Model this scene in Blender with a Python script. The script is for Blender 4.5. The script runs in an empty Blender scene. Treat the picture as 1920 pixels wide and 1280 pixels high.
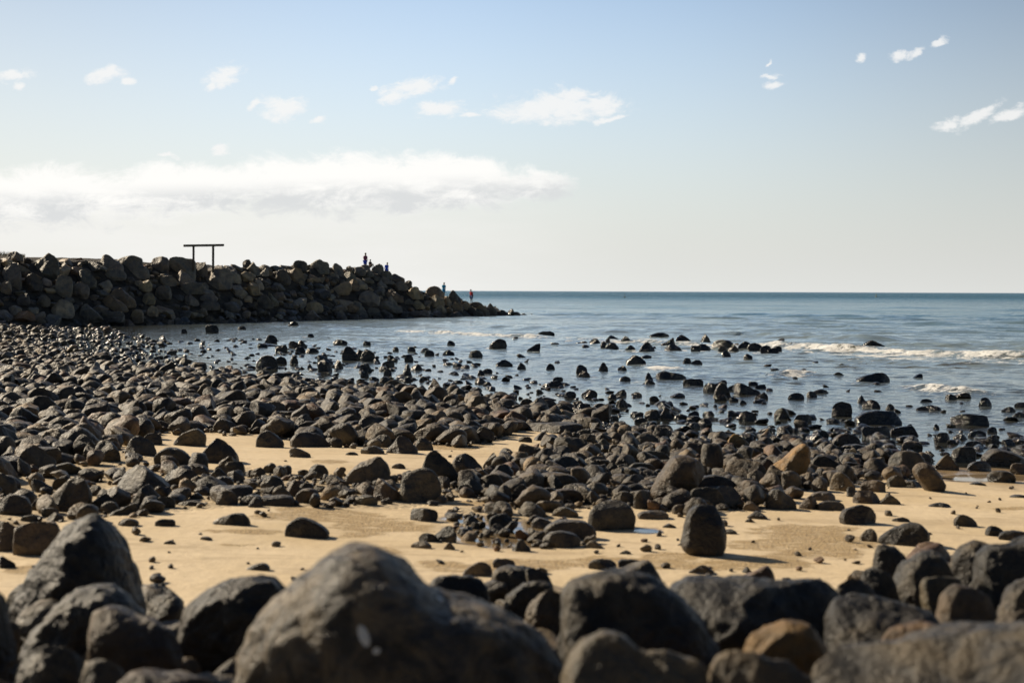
import bpy, math, random
import numpy as np
from mathutils import Vector

# ------------------------------------------------------------------ camera, world, sun, exposure
scene = bpy.context.scene
COL = scene.collection
F = 2667.0            # focal length in pixels of the 1920 px wide frame (50 mm lens)
CAMZ = 2.5
HOR = 545.5           # image row of the horizon at the centre column
ROLL = 0.004
cam_d = bpy.data.cameras.new("camera"); cam = bpy.data.objects.new("camera", cam_d); COL.objects.link(cam)
cam.location = (0, 0, CAMZ)
cam.rotation_euler = (math.pi/2, -ROLL, 0)
cam_d.lens = 50; cam_d.sensor_width = 36
cam_d.shift_y = -(640-HOR)/1920
cam_d.clip_start = 0.1; cam_d.clip_end = 60000
cam_d.dof.use_dof = True; cam_d.dof.focus_distance = 34; cam_d.dof.aperture_fstop = 1.9
scene.camera = cam
scene.view_settings.view_transform = 'Standard'; scene.view_settings.look = 'None'
scene.view_settings.gamma = 1; scene.view_settings.exposure = 0.35
scene.render.resolution_x = 1024; scene.render.resolution_y = 682
scene.cycles.max_bounces = 6; scene.cycles.diffuse_bounces = 3; scene.cycles.glossy_bounces = 3
scene.cycles.transparent_max_bounces = 8
scene.cycles.caustics_reflective = False; scene.cycles.caustics_refractive = False
scene.cycles.sample_clamp_indirect = 6

SUN_EL = math.radians(31); SUN_AZ = math.radians(-58)      # azimuth from +Y towards +X
SDIR = Vector((math.sin(SUN_AZ)*math.cos(SUN_EL), math.cos(SUN_AZ)*math.cos(SUN_EL), math.sin(SUN_EL)))
sl = bpy.data.lights.new("sun", 'SUN'); sl.energy = 5.0; sl.angle = math.radians(0.5); sl.color = (1.0, 0.85, 0.64)
so = bpy.data.objects.new("sun", sl); COL.objects.link(so)
so.rotation_euler = SDIR.to_track_quat('Z', 'Y').to_euler(); so.location = (-20, 10, 30)

world = bpy.data.worlds.new("World"); scene.world = world; world.use_nodes = True

class NT:
    def __init__(s, nt): s.nt = nt; s.nt.nodes.clear()
    def n(s, typ, _in=None, **kw):
        nd = s.nt.nodes.new(typ)
        for k, v in kw.items(): setattr(nd, k, v)
        for k, v in (_in or {}).items():
            i = nd.inputs[k]
            if isinstance(v, bpy.types.NodeSocket): s.nt.links.new(v, i)
            else: i.default_value = v
        return nd
    def m(s, op, a, b=0.0, c=None, clamp=False):
        nd = s.n('ShaderNodeMath', {0: a, 1: b}, operation=op, use_clamp=clamp)
        if c is not None:
            if isinstance(c, bpy.types.NodeSocket): s.nt.links.new(c, nd.inputs[2])
            else: nd.inputs[2].default_value = c
        return nd.outputs[0]
    def vm(s, op, a, b=(0, 0, 0)):
        return s.n('ShaderNodeVectorMath', {0: a, 1: b}, operation=op).outputs[0]
    def mix(s, f, a, b, blend='MIX'):
        nd = s.n('ShaderNodeMix', data_type='RGBA', blend_type=blend, clamp_factor=True)
        for i, v in ((nd.inputs[0], f), (nd.inputs[6], a), (nd.inputs[7], b)):
            if isinstance(v, bpy.types.NodeSocket): s.nt.links.new(v, i)
            else: i.default_value = v if not isinstance(v, tuple) or len(v) == 4 else (*v, 1)
        return nd.outputs[2]
    def rng(s, v, a, b, c=0.0, d=1.0, smooth=True):
        return s.n('ShaderNodeMapRange', {0: v, 1: a, 2: b, 3: c, 4: d}, interpolation_type='SMOOTHSTEP' if smooth else 'LINEAR').outputs[0]
    def noise(s, vec, scale, detail=4.0, rough=0.55, dist=0.0, col=False):
        nd = s.n('ShaderNodeTexNoise', {'Vector': vec, 'Scale': scale, 'Detail': detail, 'Roughness': rough, 'Distortion': dist})
        return nd.outputs[1 if col else 0]
    def link(s, a, b): s.nt.links.new(a, b)

def build_world():
    w = NT(world.node_tree)
    sky = w.n('ShaderNodeTexSky', sky_type='NISHITA', sun_disc=False, sun_elevation=SUN_EL, sun_rotation=SUN_AZ,
              air_density=1.0, dust_density=2.2, ozone_density=2.0, altitude=0)
    g = w.n('ShaderNodeTexCoord').outputs['Generated']
    sep = w.n('ShaderNodeSeparateXYZ', {0: g})
    yy = w.m('MAXIMUM', sep.outputs[1], 0.05)
    u = w.m('DIVIDE', sep.outputs[0], yy); v = w.m('DIVIDE', sep.outputs[2], yy)
    front = w.rng(sep.outputs[1], 0.05, 0.2)
    uv = w.n('ShaderNodeCombineXYZ', {0: u, 1: v, 2: 0.0}).outputs[0]
    # sheared coordinates so that wisps climb to the right
    uvs = w.n('ShaderNodeMapping', {'Vector': uv, 'Rotation': (0, 0, math.radians(-22)), 'Scale': (0.8, 1.5, 1)}).outputs[0]
    wob = w.noise(uvs, 30, 5, 0.6, 0.0, True)
    wob = w.vm('SCALE', w.vm('SUBTRACT', wob, (0.5, 0.5, 0.5)), (0, 0, 0)); wob.node.inputs['Scale'].default_value = 0.022
    uvw = w.vm('ADD', uv, wob)
    f1 = w.noise(uvs, 62, 10, 0.74, 0.5)
    def ell(px, py, rx, ry, rot):
        mp = w.n('ShaderNodeMapping', {'Vector': uvw, 'Location': ((px-960)/F, (HOR-py)/F, 0), 'Rotation': (0, 0, math.radians(rot)),
                 'Scale': (rx/F, ry/F, 1)}, vector_type='TEXTURE').outputs[0]
        return w.n('ShaderNodeTexGradient', {0: mp}, gradient_type='SPHERICAL').outputs[1]
    small = [(24,146,48,20,8),(36,168,20,10,20),(200,143,56,20,5),(238,153,22,11,0),(415,147,66,24,14),(395,158,24,16,25),(528,203,66,34,0),(470,205,18,10,40),(592,231,26,9,22),
             (772,168,84,24,12),(845,148,26,9,25),(740,190,44,18,10),(822,210,66,26,0),(880,218,30,10,10),(1040,200,170,46,3),(1065,182,70,34,0),(1145,222,44,10,18),(1120,195,70,26,0),
             (1614,99,17,12,0),(1678,104,26,15,0),(1712,98,34,14,30),(1758,76,24,9,30),(1450,160,34,13,10),(1447,142,28,9,0),(1441,113,14,6,40),
             (1774,226,34,18,22),(1832,212,64,22,32),(1893,213,56,20,22),(700,170,14,6,10),(310,300,26,7,0),(412,288,26,10,10)]
    acc = None
    for c in small:
        e = ell(*c); acc = e if acc is None else w.m('MAXIMUM', acc, e)
    cm = w.m('ADD', w.m('MULTIPLY', acc, 1.75), w.m('MULTIPLY', w.m('SUBTRACT', f1, 0.5), 3.6))
    cm = w.m('MULTIPLY', w.rng(cm, 0.22, 1.35), w.rng(acc, 0.0, 0.22))
    # the long bank low in the left half
    bank = None
    for c in [(60,376,420,74,0),(330,358,300,66,3),(640,345,340,78,0),(850,338,220,66,-4),(960,345,160,34,0),(-180,380,360,80,0)]:
        e = ell(*c); bank = e if bank is None else w.m('MAXIMUM', bank, e)
    f2 = w.noise(w.n('ShaderNodeMapping', {'Vector': uv, 'Scale': (0.75, 1.35, 1), 'Rotation': (0, 0, math.radians(-7))}).outputs[0], 38, 10, 0.72, 0.5)
    bk = w.m('ADD', w.m('MULTIPLY', bank, 1.9), w.m('MULTIPLY', w.m('SUBTRACT', f2, 0.5), 2.6))
    bk = w.m('MULTIPLY', w.rng(bk, 0.16, 1.05), w.rng(bank, 0.0, 0.15))
    # shaded belly of the bank
    f3 = w.noise(w.n('ShaderNodeMapping', {'Vector': uv, 'Scale': (0.3, 1.7, 1)}).outputs[0], 26, 6, 0.6, 0.2)
    belly = w.m('MULTIPLY', w.rng(w.m('ADD', v, w.m('MULTIPLY', u, -0.035)), (HOR-318)/F, (HOR-360)/F), w.rng(w.m('ADD', w.m('MULTIPLY', f3, 0.55), w.m('MULTIPLY', f2, 0.45)), 0.40, 0.56))
    veil = w.m('MULTIPLY', w.rng(v, (HOR-330)/F, (HOR-430)/F), w.rng(u, 0.12, -0.12))
    veil = w.m('MULTIPLY', veil, w.rng(f3, 0.30, 0.70, 0.45, 0.9))
    # sky colour: Nishita, with the pale maritime haze low down
    hz = w.m('POWER', w.rng(w.m('ABSOLUTE', sep.outputs[2]), 0.0, 0.31, 1.0, 0.0, False), 1.6)
    hz = w.m('MULTIPLY', hz, w.rng(sep.outputs[0], 0.42, -0.1, 0.88, 1.0))
    hz = w.m('MULTIPLY', hz, w.rng(sep.outputs[1], -0.2, 0.6, 0.35, 1.0))
    skyc = w.mix(1.0, sky.outputs[0], (0.94, 1.05, 1.15), 'MULTIPLY')
    dk = w.m('MULTIPLY', w.rng(sep.outputs[2], 0.07, 0.5, 1.0, 0.45), w.rng(sep.outputs[1], -0.3, 0.7, 0.46, 1.0))
    dk = w.m('MULTIPLY', dk, w.rng(sep.outputs[0], 0.08, 0.45, 1.0, 0.62))
    dk = w.m('MULTIPLY', dk, w.rng(sep.outputs[0], -0.42, 0.0, 0.60, 1.0))
    skyc = w.vm('SCALE', skyc); w.link(dk, skyc.node.inputs['Scale'])
    c = w.mix(w.m('MULTIPLY', hz, 0.97), skyc, w.mix(w.rng(u, 0.1, -0.3), (5.35, 5.40, 5.22), (5.95, 5.95, 5.75)))
    white = (6.7, 6.6, 6.4, 1); grey = (4.7, 4.8, 4.85, 1)
    bcol = w.mix(belly, white, grey)
    c = w.mix(w.m('MULTIPLY', w.m('MULTIPLY', veil, front), 0.75), c, (6.0, 5.95, 5.8, 1))
    c = w.mix(w.m('MULTIPLY', w.m('MULTIPLY', bk, front), 0.92), c, bcol)
    c = w.mix(w.m('MULTIPLY', w.m('MULTIPLY', cm, front), 0.82), c, (6.2, 6.15, 6.05, 1))
    bg = w.n('ShaderNodeBackground', {0: c, 1: 0.12})
    out = w.n('ShaderNodeOutputWorld'); w.link(bg.outputs[0], out.inputs[0])
build_world()

# ------------------------------------------------------------------ helpers
rs = np.random.RandomState(11); random.seed(5)
def hsh(ix, iy, iz, seed):
    h = (ix.astype(np.int64)*374761393 + iy.astype(np.int64)*668265263 + iz.astype(np.int64)*2147483647 + seed*974634777) & 0xffffffff
    h = ((h ^ (h >> 13))*1274126177) & 0xffffffff
    h = ((h ^ (h >> 15))*2246822519) & 0xffffffff
    return ((h ^ (h >> 16)) & 0xffffff)/float(0xffffff)
def vnoise(x, y, z=None, seed=0):
    x = np.asarray(x, float); y = np.asarray(y, float); z = np.zeros_like(x) if z is None else np.asarray(z, float)
    ix, iy, iz = np.floor(x), np.floor(y), np.floor(z)
    fx, fy, fz = x-ix, y-iy, z-iz
    fx, fy, fz = [t*t*(3-2*t) for t in (fx, fy, fz)]
    r = 0
    for a in (0, 1):
        wx = fx if a else 1-fx
        for b in (0, 1):
            wy = fy if b else 1-fy
            for c in (0, 1):
                wz = fz if c else 1-fz
                r = r + wx*wy*wz*hsh(ix+a, iy+b, iz+c, seed)
    return r*2-1
def fbm(x, y, z=None, seed=0, oct=4, gain=0.5):
    s = 0; a = 1; f = 1; tot = 0
    for k in range(oct):
        s = s + a*vnoise(np.asarray(x)*f, np.asarray(y)*f, None if z is None else np.asarray(z)*f, seed+k*17); tot += a; a *= gain; f *= 2.03
    return s/tot
def sstep(x, a, b):
    t = np.clip((x-a)/(b-a), 0, 1); return t*t*(3-2*t)

def np_mesh(name, V, Fc, smooth=True):
    me = bpy.data.meshes.new(name); Fc = np.asarray(Fc); n = Fc.shape[1]
    me.vertices.add(len(V)); me.vertices.foreach_set('co', np.asarray(V, np.float32).ravel())
    me.loops.add(Fc.size); me.loops.foreach_set('vertex_index', Fc.ravel().astype(np.int32))
    me.polygons.add(len(Fc)); me.polygons.foreach_set('loop_start', np.arange(0, Fc.size, n, dtype=np.int32))
    me.polygons.foreach_set('use_smooth', np.full(len(Fc), smooth))
    me.update(calc_edges=True); return me
def attr(me, name, vals):
    a = me.attributes.new(name, 'FLOAT', 'POINT'); a.data.foreach_set('value', np.asarray(vals, np.float32).ravel())
def grid_faces(nr, nc):
    i = np.arange(nr*nc).reshape(nr, nc)
    return np.stack([i[:-1, :-1], i[:-1, 1:], i[1:, 1:], i[1:, :-1]], -1).reshape(-1, 4)
def link(name, me, mat=None, parent=None, label=None, cat=None, group=None, kind=None):
    o = bpy.data.objects.new(name, me); COL.objects.link(o)
    if mat and me and not me.materials: me.materials.append(mat)
    if parent: o.parent = parent
    if label: o['label'] = label
    if cat: o['category'] = cat
    if group: o['group'] = group
    if kind: o['kind'] = kind
    return o

_ico = {}
def ico(sub):
    if sub in _ico: return _ico[sub]
    t = (1+5**.5)/2
    v = [(-1,t,0),(1,t,0),(-1,-t,0),(1,-t,0),(0,-1,t),(0,1,t),(0,-1,-t),(0,1,-t),(t,0,-1),(t,0,1),(-t,0,-1),(-t,0,1)]
    v = [tuple(np.array(p)/np.linalg.norm(p)) for p in v]
    f = [(0,11,5),(0,5,1),(0,1,7),(0,7,10),(0,10,11),(1,5,9),(5,11,4),(11,10,2),(10,7,6),(7,1,8),(3,9,4),(3,4,2),(3,2,6),(3,6,8),(3,8,9),(4,9,5),(2,4,11),(6,2,10),(8,6,7),(9,8,1)]
    for _ in range(sub):
        cache = {}; nf = []
        def mid(a, b):
            k = (min(a, b), max(a, b))
            if k not in cache:
                p = np.array(v[a])+np.array(v[b]); v.append(tuple(p/np.linalg.norm(p))); cache[k] = len(v)-1
            return cache[k]
        for a, b, c in f:
            ab, bc, ca = mid(a, b), mid(b, c), mid(c, a); nf += [(a, ab, ca), (b, bc, ab), (c, ca, bc), (ab, bc, ca)]
        f = nf
    _ico[sub] = (np.array(v), np.array(f)); return _ico[sub]

# pixel (1920 x 1280 frame) <-> world
def hrow(px): return HOR - (px-960)*ROLL
def ray(px, py, t): return (px-960)/F*t, CAMZ-(py-hrow(px))/F*t
def proj(x, y, z):
    y = np.maximum(y, 0.5); px = 960+F*x/y
    return px, hrow(px)+F*(CAMZ-z)/y

# ------------------------------------------------------------------ terrain
SY = np.array([-60, 0, 19.4, 20.9, 22.6, 27.3, 33.4, 38, 46, 60, 80, 100, 115, 180, 400, 40000], float)
SX = np.array([70, 22, 7.2, 6.2, 3.9, 1.4, -2.0, -6.6, -12.8, -19.8, -27.0, -33.0, -40, -100, -320, -40000], float)
def shore(x, y):
    xs = np.interp(y, SY, SX); sl = (np.interp(y+2, SY, SX)-np.interp(y-2, SY, SX))/4
    return (xs-x)/np.sqrt(1+sl*sl)
def ground_z(x, y):
    x = np.asarray(x, float); y = np.asarray(y, float)
    s = shore(x, y)
    land = 0.60*(1-np.exp(-np.maximum(s, 0)*0.055/0.60))
    sea = -0.035*np.minimum(-s, 12)*1.0 - 0.02*np.clip(-s-12, 0, 100)
    z = np.where(s > 0, land, sea)
    near = 1-sstep(y, 60, 140)
    z = z + near*(0.035*fbm(x/2.6, y/2.6, None, 3, 3)*sstep(s, -6, 1) + 0.012*fbm(x/0.7, y/0.9, None, 9, 2)*sstep(s, 0, 3))
    berm = (1-sstep(y, 6.2, 9.6))*0.16
    return z+berm*sstep(s, 2, 6)
def surf_z(x, y): return np.maximum(ground_z(x, y), 0)
def hit(px, py, zf=surf_z):
    lo = 2.0; ts = np.concatenate([np.arange(2, 40, 0.25), np.arange(40, 200, 1.0)])
    X = (px-960)/F*ts; Z = CAMZ-(py-hrow(px))/F*ts
    g = zf(X, ts); b = np.where(Z <= g)[0]
    if len(b) == 0: return 190.0
    k = b[0]; lo, hi = (ts[k-1] if k else 1.5), ts[k]
    for _ in range(18):
        m = (lo+hi)/2; x, z = ray(px, py, m)
        if z <= float(zf(np.array([x]), np.array([m]))[0]): hi = m
        else: lo = m
    return hi

def inpoly(px, py, poly):
    c = np.zeros(np.shape(px), bool); n = len(poly)
    for i in range(n):
        x1, y1 = poly[i]; x2, y2 = poly[(i+1) % n]
        if y1 == y2: continue
        k = ((y1 > py) != (y2 > py)) & (px < (x2-x1)*(py-y1)/(y2-y1)+x1); c ^= k
    return c

FIELD1 = [(-900,590),(0,604),(150,606),(215,622),(300,650),(372,690),(495,724),(640,730),(850,742),(960,765),(1130,783),(1140,796),(960,800),(900,828),(640,835),(480,812),(300,812),(120,868),(30,900),(-300,905),(-900,930)]
FIELD2 = [(1100,798),(1300,815),(1500,800),(1640,810),(1740,850),(1720,890),(1560,900),(1420,945),(1290,960),(1130,940),(1020,960),(900,940),(880,900),(1000,850)]
FIELD3 = [(-400,820),(60,855),(250,850),(300,880),(470,880),(470,945),(250,972),(0,1000),(-400,1010)]
FIELD4 = [(470,890),(650,895),(900,895),(910,930),(740,948),(480,950)]
FIELD5 = [(850,950),(1060,950),(1115,1020),(990,1030),(860,1010)]
FIELD6 = [(-900,1100),(60,1165),(300,1165),(350,1200),(700,1160),(850,1150),(930,1140),(1050,1135),(1250,1140),(1560,1130),(1650,1080),(1830,1050),(2100,1030),(2900,990),(3400,4000),(-1500,4000)]
SHAL1 = [(140,606),(225,620),(300,640),(500,640),(640,655),(820,665),(900,690),(1100,735),(1250,745),(1500,770),(1700,795),(1990,805),(1990,850),(1760,845),(1640,812),(1300,800),(1130,780),(900,742),(600,728),(430,690)]
SHAL2 = [(400,612),(520,640),(1100,632),(1480,645),(1700,700),(2100,760),(2100,820),(1640,810),(900,742),(600,728),(430,690)]

def terrain():
    ys = np.concatenate([np.linspace(-60, 2, 32), np.geomspace(2.15, 60, 620)[0:], np.geomspace(61, 220, 160), np.geomspace(230, 40000, 40)])
    c = np.linspace(-1, 1, 520); us = np.sign(c)*(0.48*np.abs(c)**1.0)
    us = np.concatenate([np.linspace(-3, -0.5, 26), us, np.linspace(0.5, 3, 26)])
    Y, U = np.meshgrid(ys, us, indexing='ij'); X = U*np.sqrt(Y*Y+36)
    Z = ground_z(X, Y)
    px, py = proj(X, Y, Z); fr = Y > 1
    grav = np.zeros_like(Z)
    jit = 22*fbm(X/1.3, Y/1.3, None, 77, 3)
    for P, a in ((FIELD1, 1.0), (FIELD2, 0.75), (FIELD3, 0.30), (FIELD4, 0.35), (FIELD5, 0.3), (FIELD6, 0.55), (SHAL1, 0.35)):
        grav = np.maximum(grav, a*(inpoly(px+jit*2, py+jit*0.4, P) & fr))
    # pebbly crust of crab-turned sand in flat patches
    patches = [(590,970,110,14),(450,1000,80,6),(700,990,110,16),(1500,1015,120,34),(1440,1050,110,10),(1150,1055,160,12),(990,1060,120,14),(700,1035,60,8),(860,836,70,9),(1320,1060,120,8),(1600,860,1,1),
               (620,868,40,4),(440,1025,45,3),(60,1075,60,8),(130,1060,40,3),(1900,945,40,4),(1255,1040,60,8),(1560,985,60,6),(840,1062,60,10),(560,958,60,9),(900,945,60,5)]
    crust = np.zeros_like(Z)
    for cx, cy, rx, ry in patches:
        d = np.sqrt(((px-cx)/rx)**2+((py-cy)/ry)**2)
        crust = np.maximum(crust, sstep(1.25-d+0.55*fbm(X/0.35, Y/0.35, None, 31, 3), 0.0, 0.5))
    crust = crust*fr
    pud = np.zeros_like(Z)
    for cx, cy, rx, ry in [(930,1003,95,22),(880,975,50,8),(1010,985,60,10),(1215,992,26,6),(1000,1012,60,12),(40,862,30,6),(1140,805,60,10),(1330,812,80,10),(1850,888,90,8)]:
        d = np.sqrt(((px-cx)/rx)**2+((py-cy)/ry)**2); pud = np.maximum(pud, sstep(1.2-d+0.3*fbm(X/0.3, Y/0.3, None, 41, 2), 0.0, 0.35))
    pud = pud*fr
    Z = Z - pud*0.004
    me = np_mesh('sand_beach', np.stack([X, Y, Z], -1).reshape(-1, 3), grid_faces(len(ys), len(us)))
    attr(me, 'gravel', grav); attr(me, 'crust', crust); attr(me, 'puddle', pud)
    link('beach', me, sand_material(), label='pale golden sand beach sloping to the sea', kind='structure')

def sand_material():
    mt = bpy.data.materials.new('sand'); mt.use_nodes = True; w = NT(mt.node_tree)
    pos = w.n('ShaderNodeNewGeometry').outputs['Position']; z = w.n('ShaderNodeSeparateXYZ', {0: pos}).outputs[2]
    A = lambda n: w.n('ShaderNodeAttribute', attribute_name=n).outputs['Fac']
    n1 = w.noise(pos, 0.8, 5, 0.6); n2 = w.noise(pos, 60, 4, 0.7); n3 = w.noise(pos, 9, 5, 0.6)
    c = w.mix(w.rng(n1, 0.35, 0.7), (0.68, 0.545, 0.36), (0.60, 0.465, 0.28))
    c = w.mix(w.m('MULTIPLY', w.rng(n3, 0.35, 0.75), 0.35), c, (0.47, 0.36, 0.22))
    c = w.mix(w.m('MULTIPLY', w.rng(n2, 0.55, 0.8), 0.35), c, (0.26, 0.19, 0.12))
    n5 = w.noise(w.n('ShaderNodeMapping', {'Vector': pos, 'Scale': (0.5, 2.2, 1), 'Rotation': (0, 0, 0.25)}).outputs[0], 1.3, 6, 0.65, 0.6)
    c = w.mix(w.m('MULTIPLY', w.rng(n5, 0.52, 0.66), 0.55), c, (0.40, 0.30, 0.18))
    cr = w.rng(w.m('ADD', A('crust'), w.m('MULTIPLY', w.m('SUBTRACT', w.noise(w.n('ShaderNodeMapping', {'Vector': pos, 'Scale': (1, 2.5, 1)}).outputs[0], 7, 6, 0.7), 0.5), 3.2)), 0.40, 1.1); cr = w.m('MULTIPLY', cr, w.rng(A('crust'), 0, 0.1)); crn = w.n('ShaderNodeTexVoronoi', {'Vector': pos, 'Scale': 38.0}).outputs[0]
    c = w.mix(w.m('MULTIPLY', cr, 0.75), c, w.mix(w.rng(crn, 0.1, 0.6), (0.44, 0.30, 0.115), (0.24, 0.15, 0.055)))
    g = A('gravel'); gv = w.n('ShaderNodeTexVoronoi', {'Vector': pos, 'Scale': 16.0})
    gcol = w.mix(w.rng(gv.outputs[0], 0.1, 0.6), (0.10, 0.085, 0.06), (0.022, 0.02, 0.016))
    c = w.mix(w.m('MULTIPLY', g, w.rng(w.noise(pos, 2.2, 4), 0.34, 0.52, 0.55, 1.0)), c, gcol)
    pd = A('puddle')
    wet = w.m('MAXIMUM', w.rng(w.m('ADD', z, w.m('MULTIPLY', n1, 0.05)), 0.14, 0.05), pd)
    c = w.mix(wet, c, w.mix(1.0, c, (0.50, 0.46, 0.42), 'MULTIPLY'))
    h = w.m('ADD', w.m('MULTIPLY', n3, 0.012), w.m('MULTIPLY', n2, 0.003))
    h = w.m('ADD', h, w.m('MULTIPLY', w.m('MULTIPLY', cr, crn), 0.008))
    h = w.m('ADD', h, w.m('MULTIPLY', w.m('MULTIPLY', g, gv.outputs[0]), -0.05))
    bp = w.n('ShaderNodeBump', {'Height': w.m('MULTIPLY', h, w.m('SUBTRACT', 1.0, w.m('MULTIPLY', pd, 0.97))), 'Strength': 1.0, 'Distance': 1.0}).outputs[0]
    b = w.n('ShaderNodeBsdfPrincipled', {'Base Color': c, 'Roughness': w.m('MULTIPLY_ADD', w.m('MAXIMUM', pd, w.m('MULTIPLY', wet, 0.85)), -0.78, 0.85), 'Normal': bp})
    w.link(b.outputs[0], w.n('ShaderNodeOutputMaterial').inputs[0]); return mt
terrain()

# ------------------------------------------------------------------ sea
def to_world(pts, z=0.0):
    r = []
    for px, py in pts:
        t = (CAMZ-z)*F/(py-hrow(px)); r.append(((px-960)/F*t, t))
    return np.array(r)
BREAKERS = [  # pixel polyline, crest height, half width (m), foam amount
    ([(735,622),(800,625),(850,627),(1000,633),(1070,635)], 0.17, 0.8, 0.75),
    ([(1040,635),(1100,637),(1200,641),(1350,646),(1420,647)], 0.14, 0.9, 0.50),
    ([(1385,644),(1500,649),(1620,654),(1700,657),(1800,660),(1960,664),(2300,672)], 0.27, 1.05, 0.92),
    ([(1010,643),(1080,645),(1150,647)], 0.06, 0.5, 0.4),
    ([(1500,668),(1600,671),(1720,673),(1900,680)], 0.08, 0.7, 0.35),
    ([(900,614),(1000,617),(1100,622),(1250,624),(1400,625),(1520,628),(1700,634)], 0.30, 2.6, 0.12),
    ([(1170,686),(1240,689),(1300,691),(1345,693)], 0.16, 0.55, 1.0),
    ([(1400,699),(1440,702),(1500,697),(1560,699),(1610,702)], 0.15, 0.6, 0.7),
    ([(1540,709),(1570,711),(1610,711)], 0.10, 0.4, 1.0),
    ([(1650,715),(1720,722),(1790,729),(1850,733),(1960,736)], 0.16, 0.6, 0.6),
    ([(1780,708),(1850,714),(1960,718)], 0.16, 0.8, 0.5),
    ([(990,672),(1030,674),(1050,675)], 0.09, 0.5, 0.6),
    ([(470,611),(520,612),(600,618),(660,621)], 0.16, 1.6, 0.22),
    ([(640,640),(700,642),(760,640)], 0.08, 0.9, 0.30),
]
def seg_dist(X, Y, P):
    best = np.full(X.shape, 1e9); sg = np.zeros(X.shape); tt = np.zeros(X.shape); L = 0
    for i in range(len(P)-1):
        a, b = P[i], P[i+1]; d = b-a; ln = np.hypot(*d)
        t = np.clip(((X-a[0])*d[0]+(Y-a[1])*d[1])/ln**2, 0, 1)
        qx, qy = X-a[0]-t*d[0], Y-a[1]-t*d[1]; q = np.hypot(qx, qy)
        m = q < best; best = np.where(m, q, best)
        sg = np.where(m, np.sign(d[0]*qy-d[1]*qx), sg); tt = np.where(m, L+t*ln, tt); L += ln
    return best, sg, tt, L
def sea():
    ys = np.concatenate([np.linspace(-60, 14, 20), np.arange(14.5, 70, 0.10), np.geomspace(70.1, 160, 330), np.geomspace(161, 1200, 200), np.geomspace(1230, 45000, 40)])
    us = np.concatenate([np.linspace(-3, -0.47, 12), np.linspace(-0.45, 0.45, 800), np.linspace(0.47, 3, 12)])
    Y, U = np.meshgrid(ys, us, indexing='ij'); X = U*(np.abs(Y)+4)
    s = shore(X, Y); off = np.clip(-s, 0, None)
    r = np.random.RandomState(4); Z = np.zeros_like(X)
    dy = np.gradient(ys)[:, None]; dmin = np.maximum(dy, np.abs(Y)*0.0012)
    warp = 0.9*fbm(X/5, Y/5, None, 51, 2)
    for k in range(34):
        lam = 0.35*(1.125**k)
        ang = math.radians(-118 + r.uniform(-38, 38)); kx, ky = math.cos(ang)*2*math.pi/lam, math.sin(ang)*2*math.pi/lam
        amp = 0.0085*lam**0.85*r.uniform(0.6, 1.2)
        if lam > 9: amp *= 0.7
        res = sstep(lam/dmin, 2.5, 5.0)
        ph = X*kx+Y*ky+r.uniform(0, 6.28)+warp*2*math.pi/max(lam, 2)
        lg = sstep(off, 2+2.5*lam, 8+7*lam) if lam > 0.9 else 1.0
        amp = amp*(1.25 if lam < 2 else 0.8)*lg
        Z += amp*res*(1-2*np.abs(np.sin(ph/2)))*0.5 if k % 2 else amp*res*np.sin(ph)
    gate = 0.5+0.5*fbm(X/7, Y/4, None, 66, 3)
    calm = 0.12+0.88*sstep(off, 0.5, 9)
    Z *= (0.85+0.75*sstep(off, 22, 55))*calm*(0.35+1.3*gate)
    foam = np.zeros_like(X); nzf = fbm(X/0.5, Y/0.35, None, 21, 4); nzb = fbm(X/2.5, Y/1.5, None, 22, 3)
    for pts, h, wd, fo in BREAKERS:
        P = to_world(pts); q, sg, tt, L = seg_dist(X, Y, P)
        q = q*sg + 0.55*wd*fbm(tt/2.2, tt*0, None, int(h*1000), 3)    # positive = seaward
        end = sstep(tt, 0, 2.5)*sstep(L-tt, 0, 2.5)
        prof = np.where(q > 0, np.exp(-(q/(1.5*wd))**2), np.exp(-(q/(0.55*wd))**2))
        hh = h*(0.75+0.45*fbm(tt/3, tt*0+4, None, 8, 3))
        Z += hh*prof*end
        fb = np.exp(-np.where(q < 0, (q/(1.5*wd))**2, (q/(0.5*wd))**2))*end*fo
        foam = np.maximum(foam, np.clip(fb*(1.0+0.6*nzb+0.9*nzf), 0, 1.0))
        trail = np.where(q < 0, np.exp(q/(5*wd)), 0)*end*fo
        foam = np.maximum(foam, np.clip(trail*(0.25+1.0*nzf+0.5*nzb), 0, 0.7)*(fo > 0.8))
        Z += 0.10*np.clip(fb, 0, 1)*np.abs(nzf)
    # white water in the gap between the sea rocks
    px, py = proj(X, Y, Z*0)
    gap = [(1060,640),(1230,636),(1440,652),(1700,668),(1990,680),(1990,662),(1500,648),(1250,632),(1060,630)]
    foam = np.maximum(foam, np.clip((0.35+1.1*nzf+0.5*nzb), 0, 0.9)*inpoly(px, py, gap))
    for ln in WATER.strip().splitlines():           # wash round the rocks that stand in the swell
        x0, x1, yt, yb = map(float, ln.split()[:4])
        if yb > 745: continue
        c = to_world([((x0+x1)/2, yb)])[0]; wr = (x1-x0)*c[1]/F*0.5
        i0, i1 = np.searchsorted(ys, [c[1]-3*wr-1, c[1]+3*wr+1]); j0, j1 = np.searchsorted(us, [c[0]/(c[1]+4)-(3*wr+1)/c[1], c[0]/(c[1]+4)+(3*wr+1)/c[1]])
        if i1 <= i0 or j1 <= j0: continue
        sl_ = (slice(i0, i1), slice(j0, j1)); d = np.hypot(X[sl_]-c[0], Y[sl_]-c[1]-wr*0.6)/(wr+0.25)
        foam[sl_] = np.maximum(foam[sl_], np.clip(np.exp(-((d-0.8)/0.5)**2)*(0.25+0.9*nzf[sl_]+0.4*nzb[sl_])*(1.0 if yb < 665 else 0.7), 0, 0.8))
    foam = foam*(Y > 14)
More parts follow.
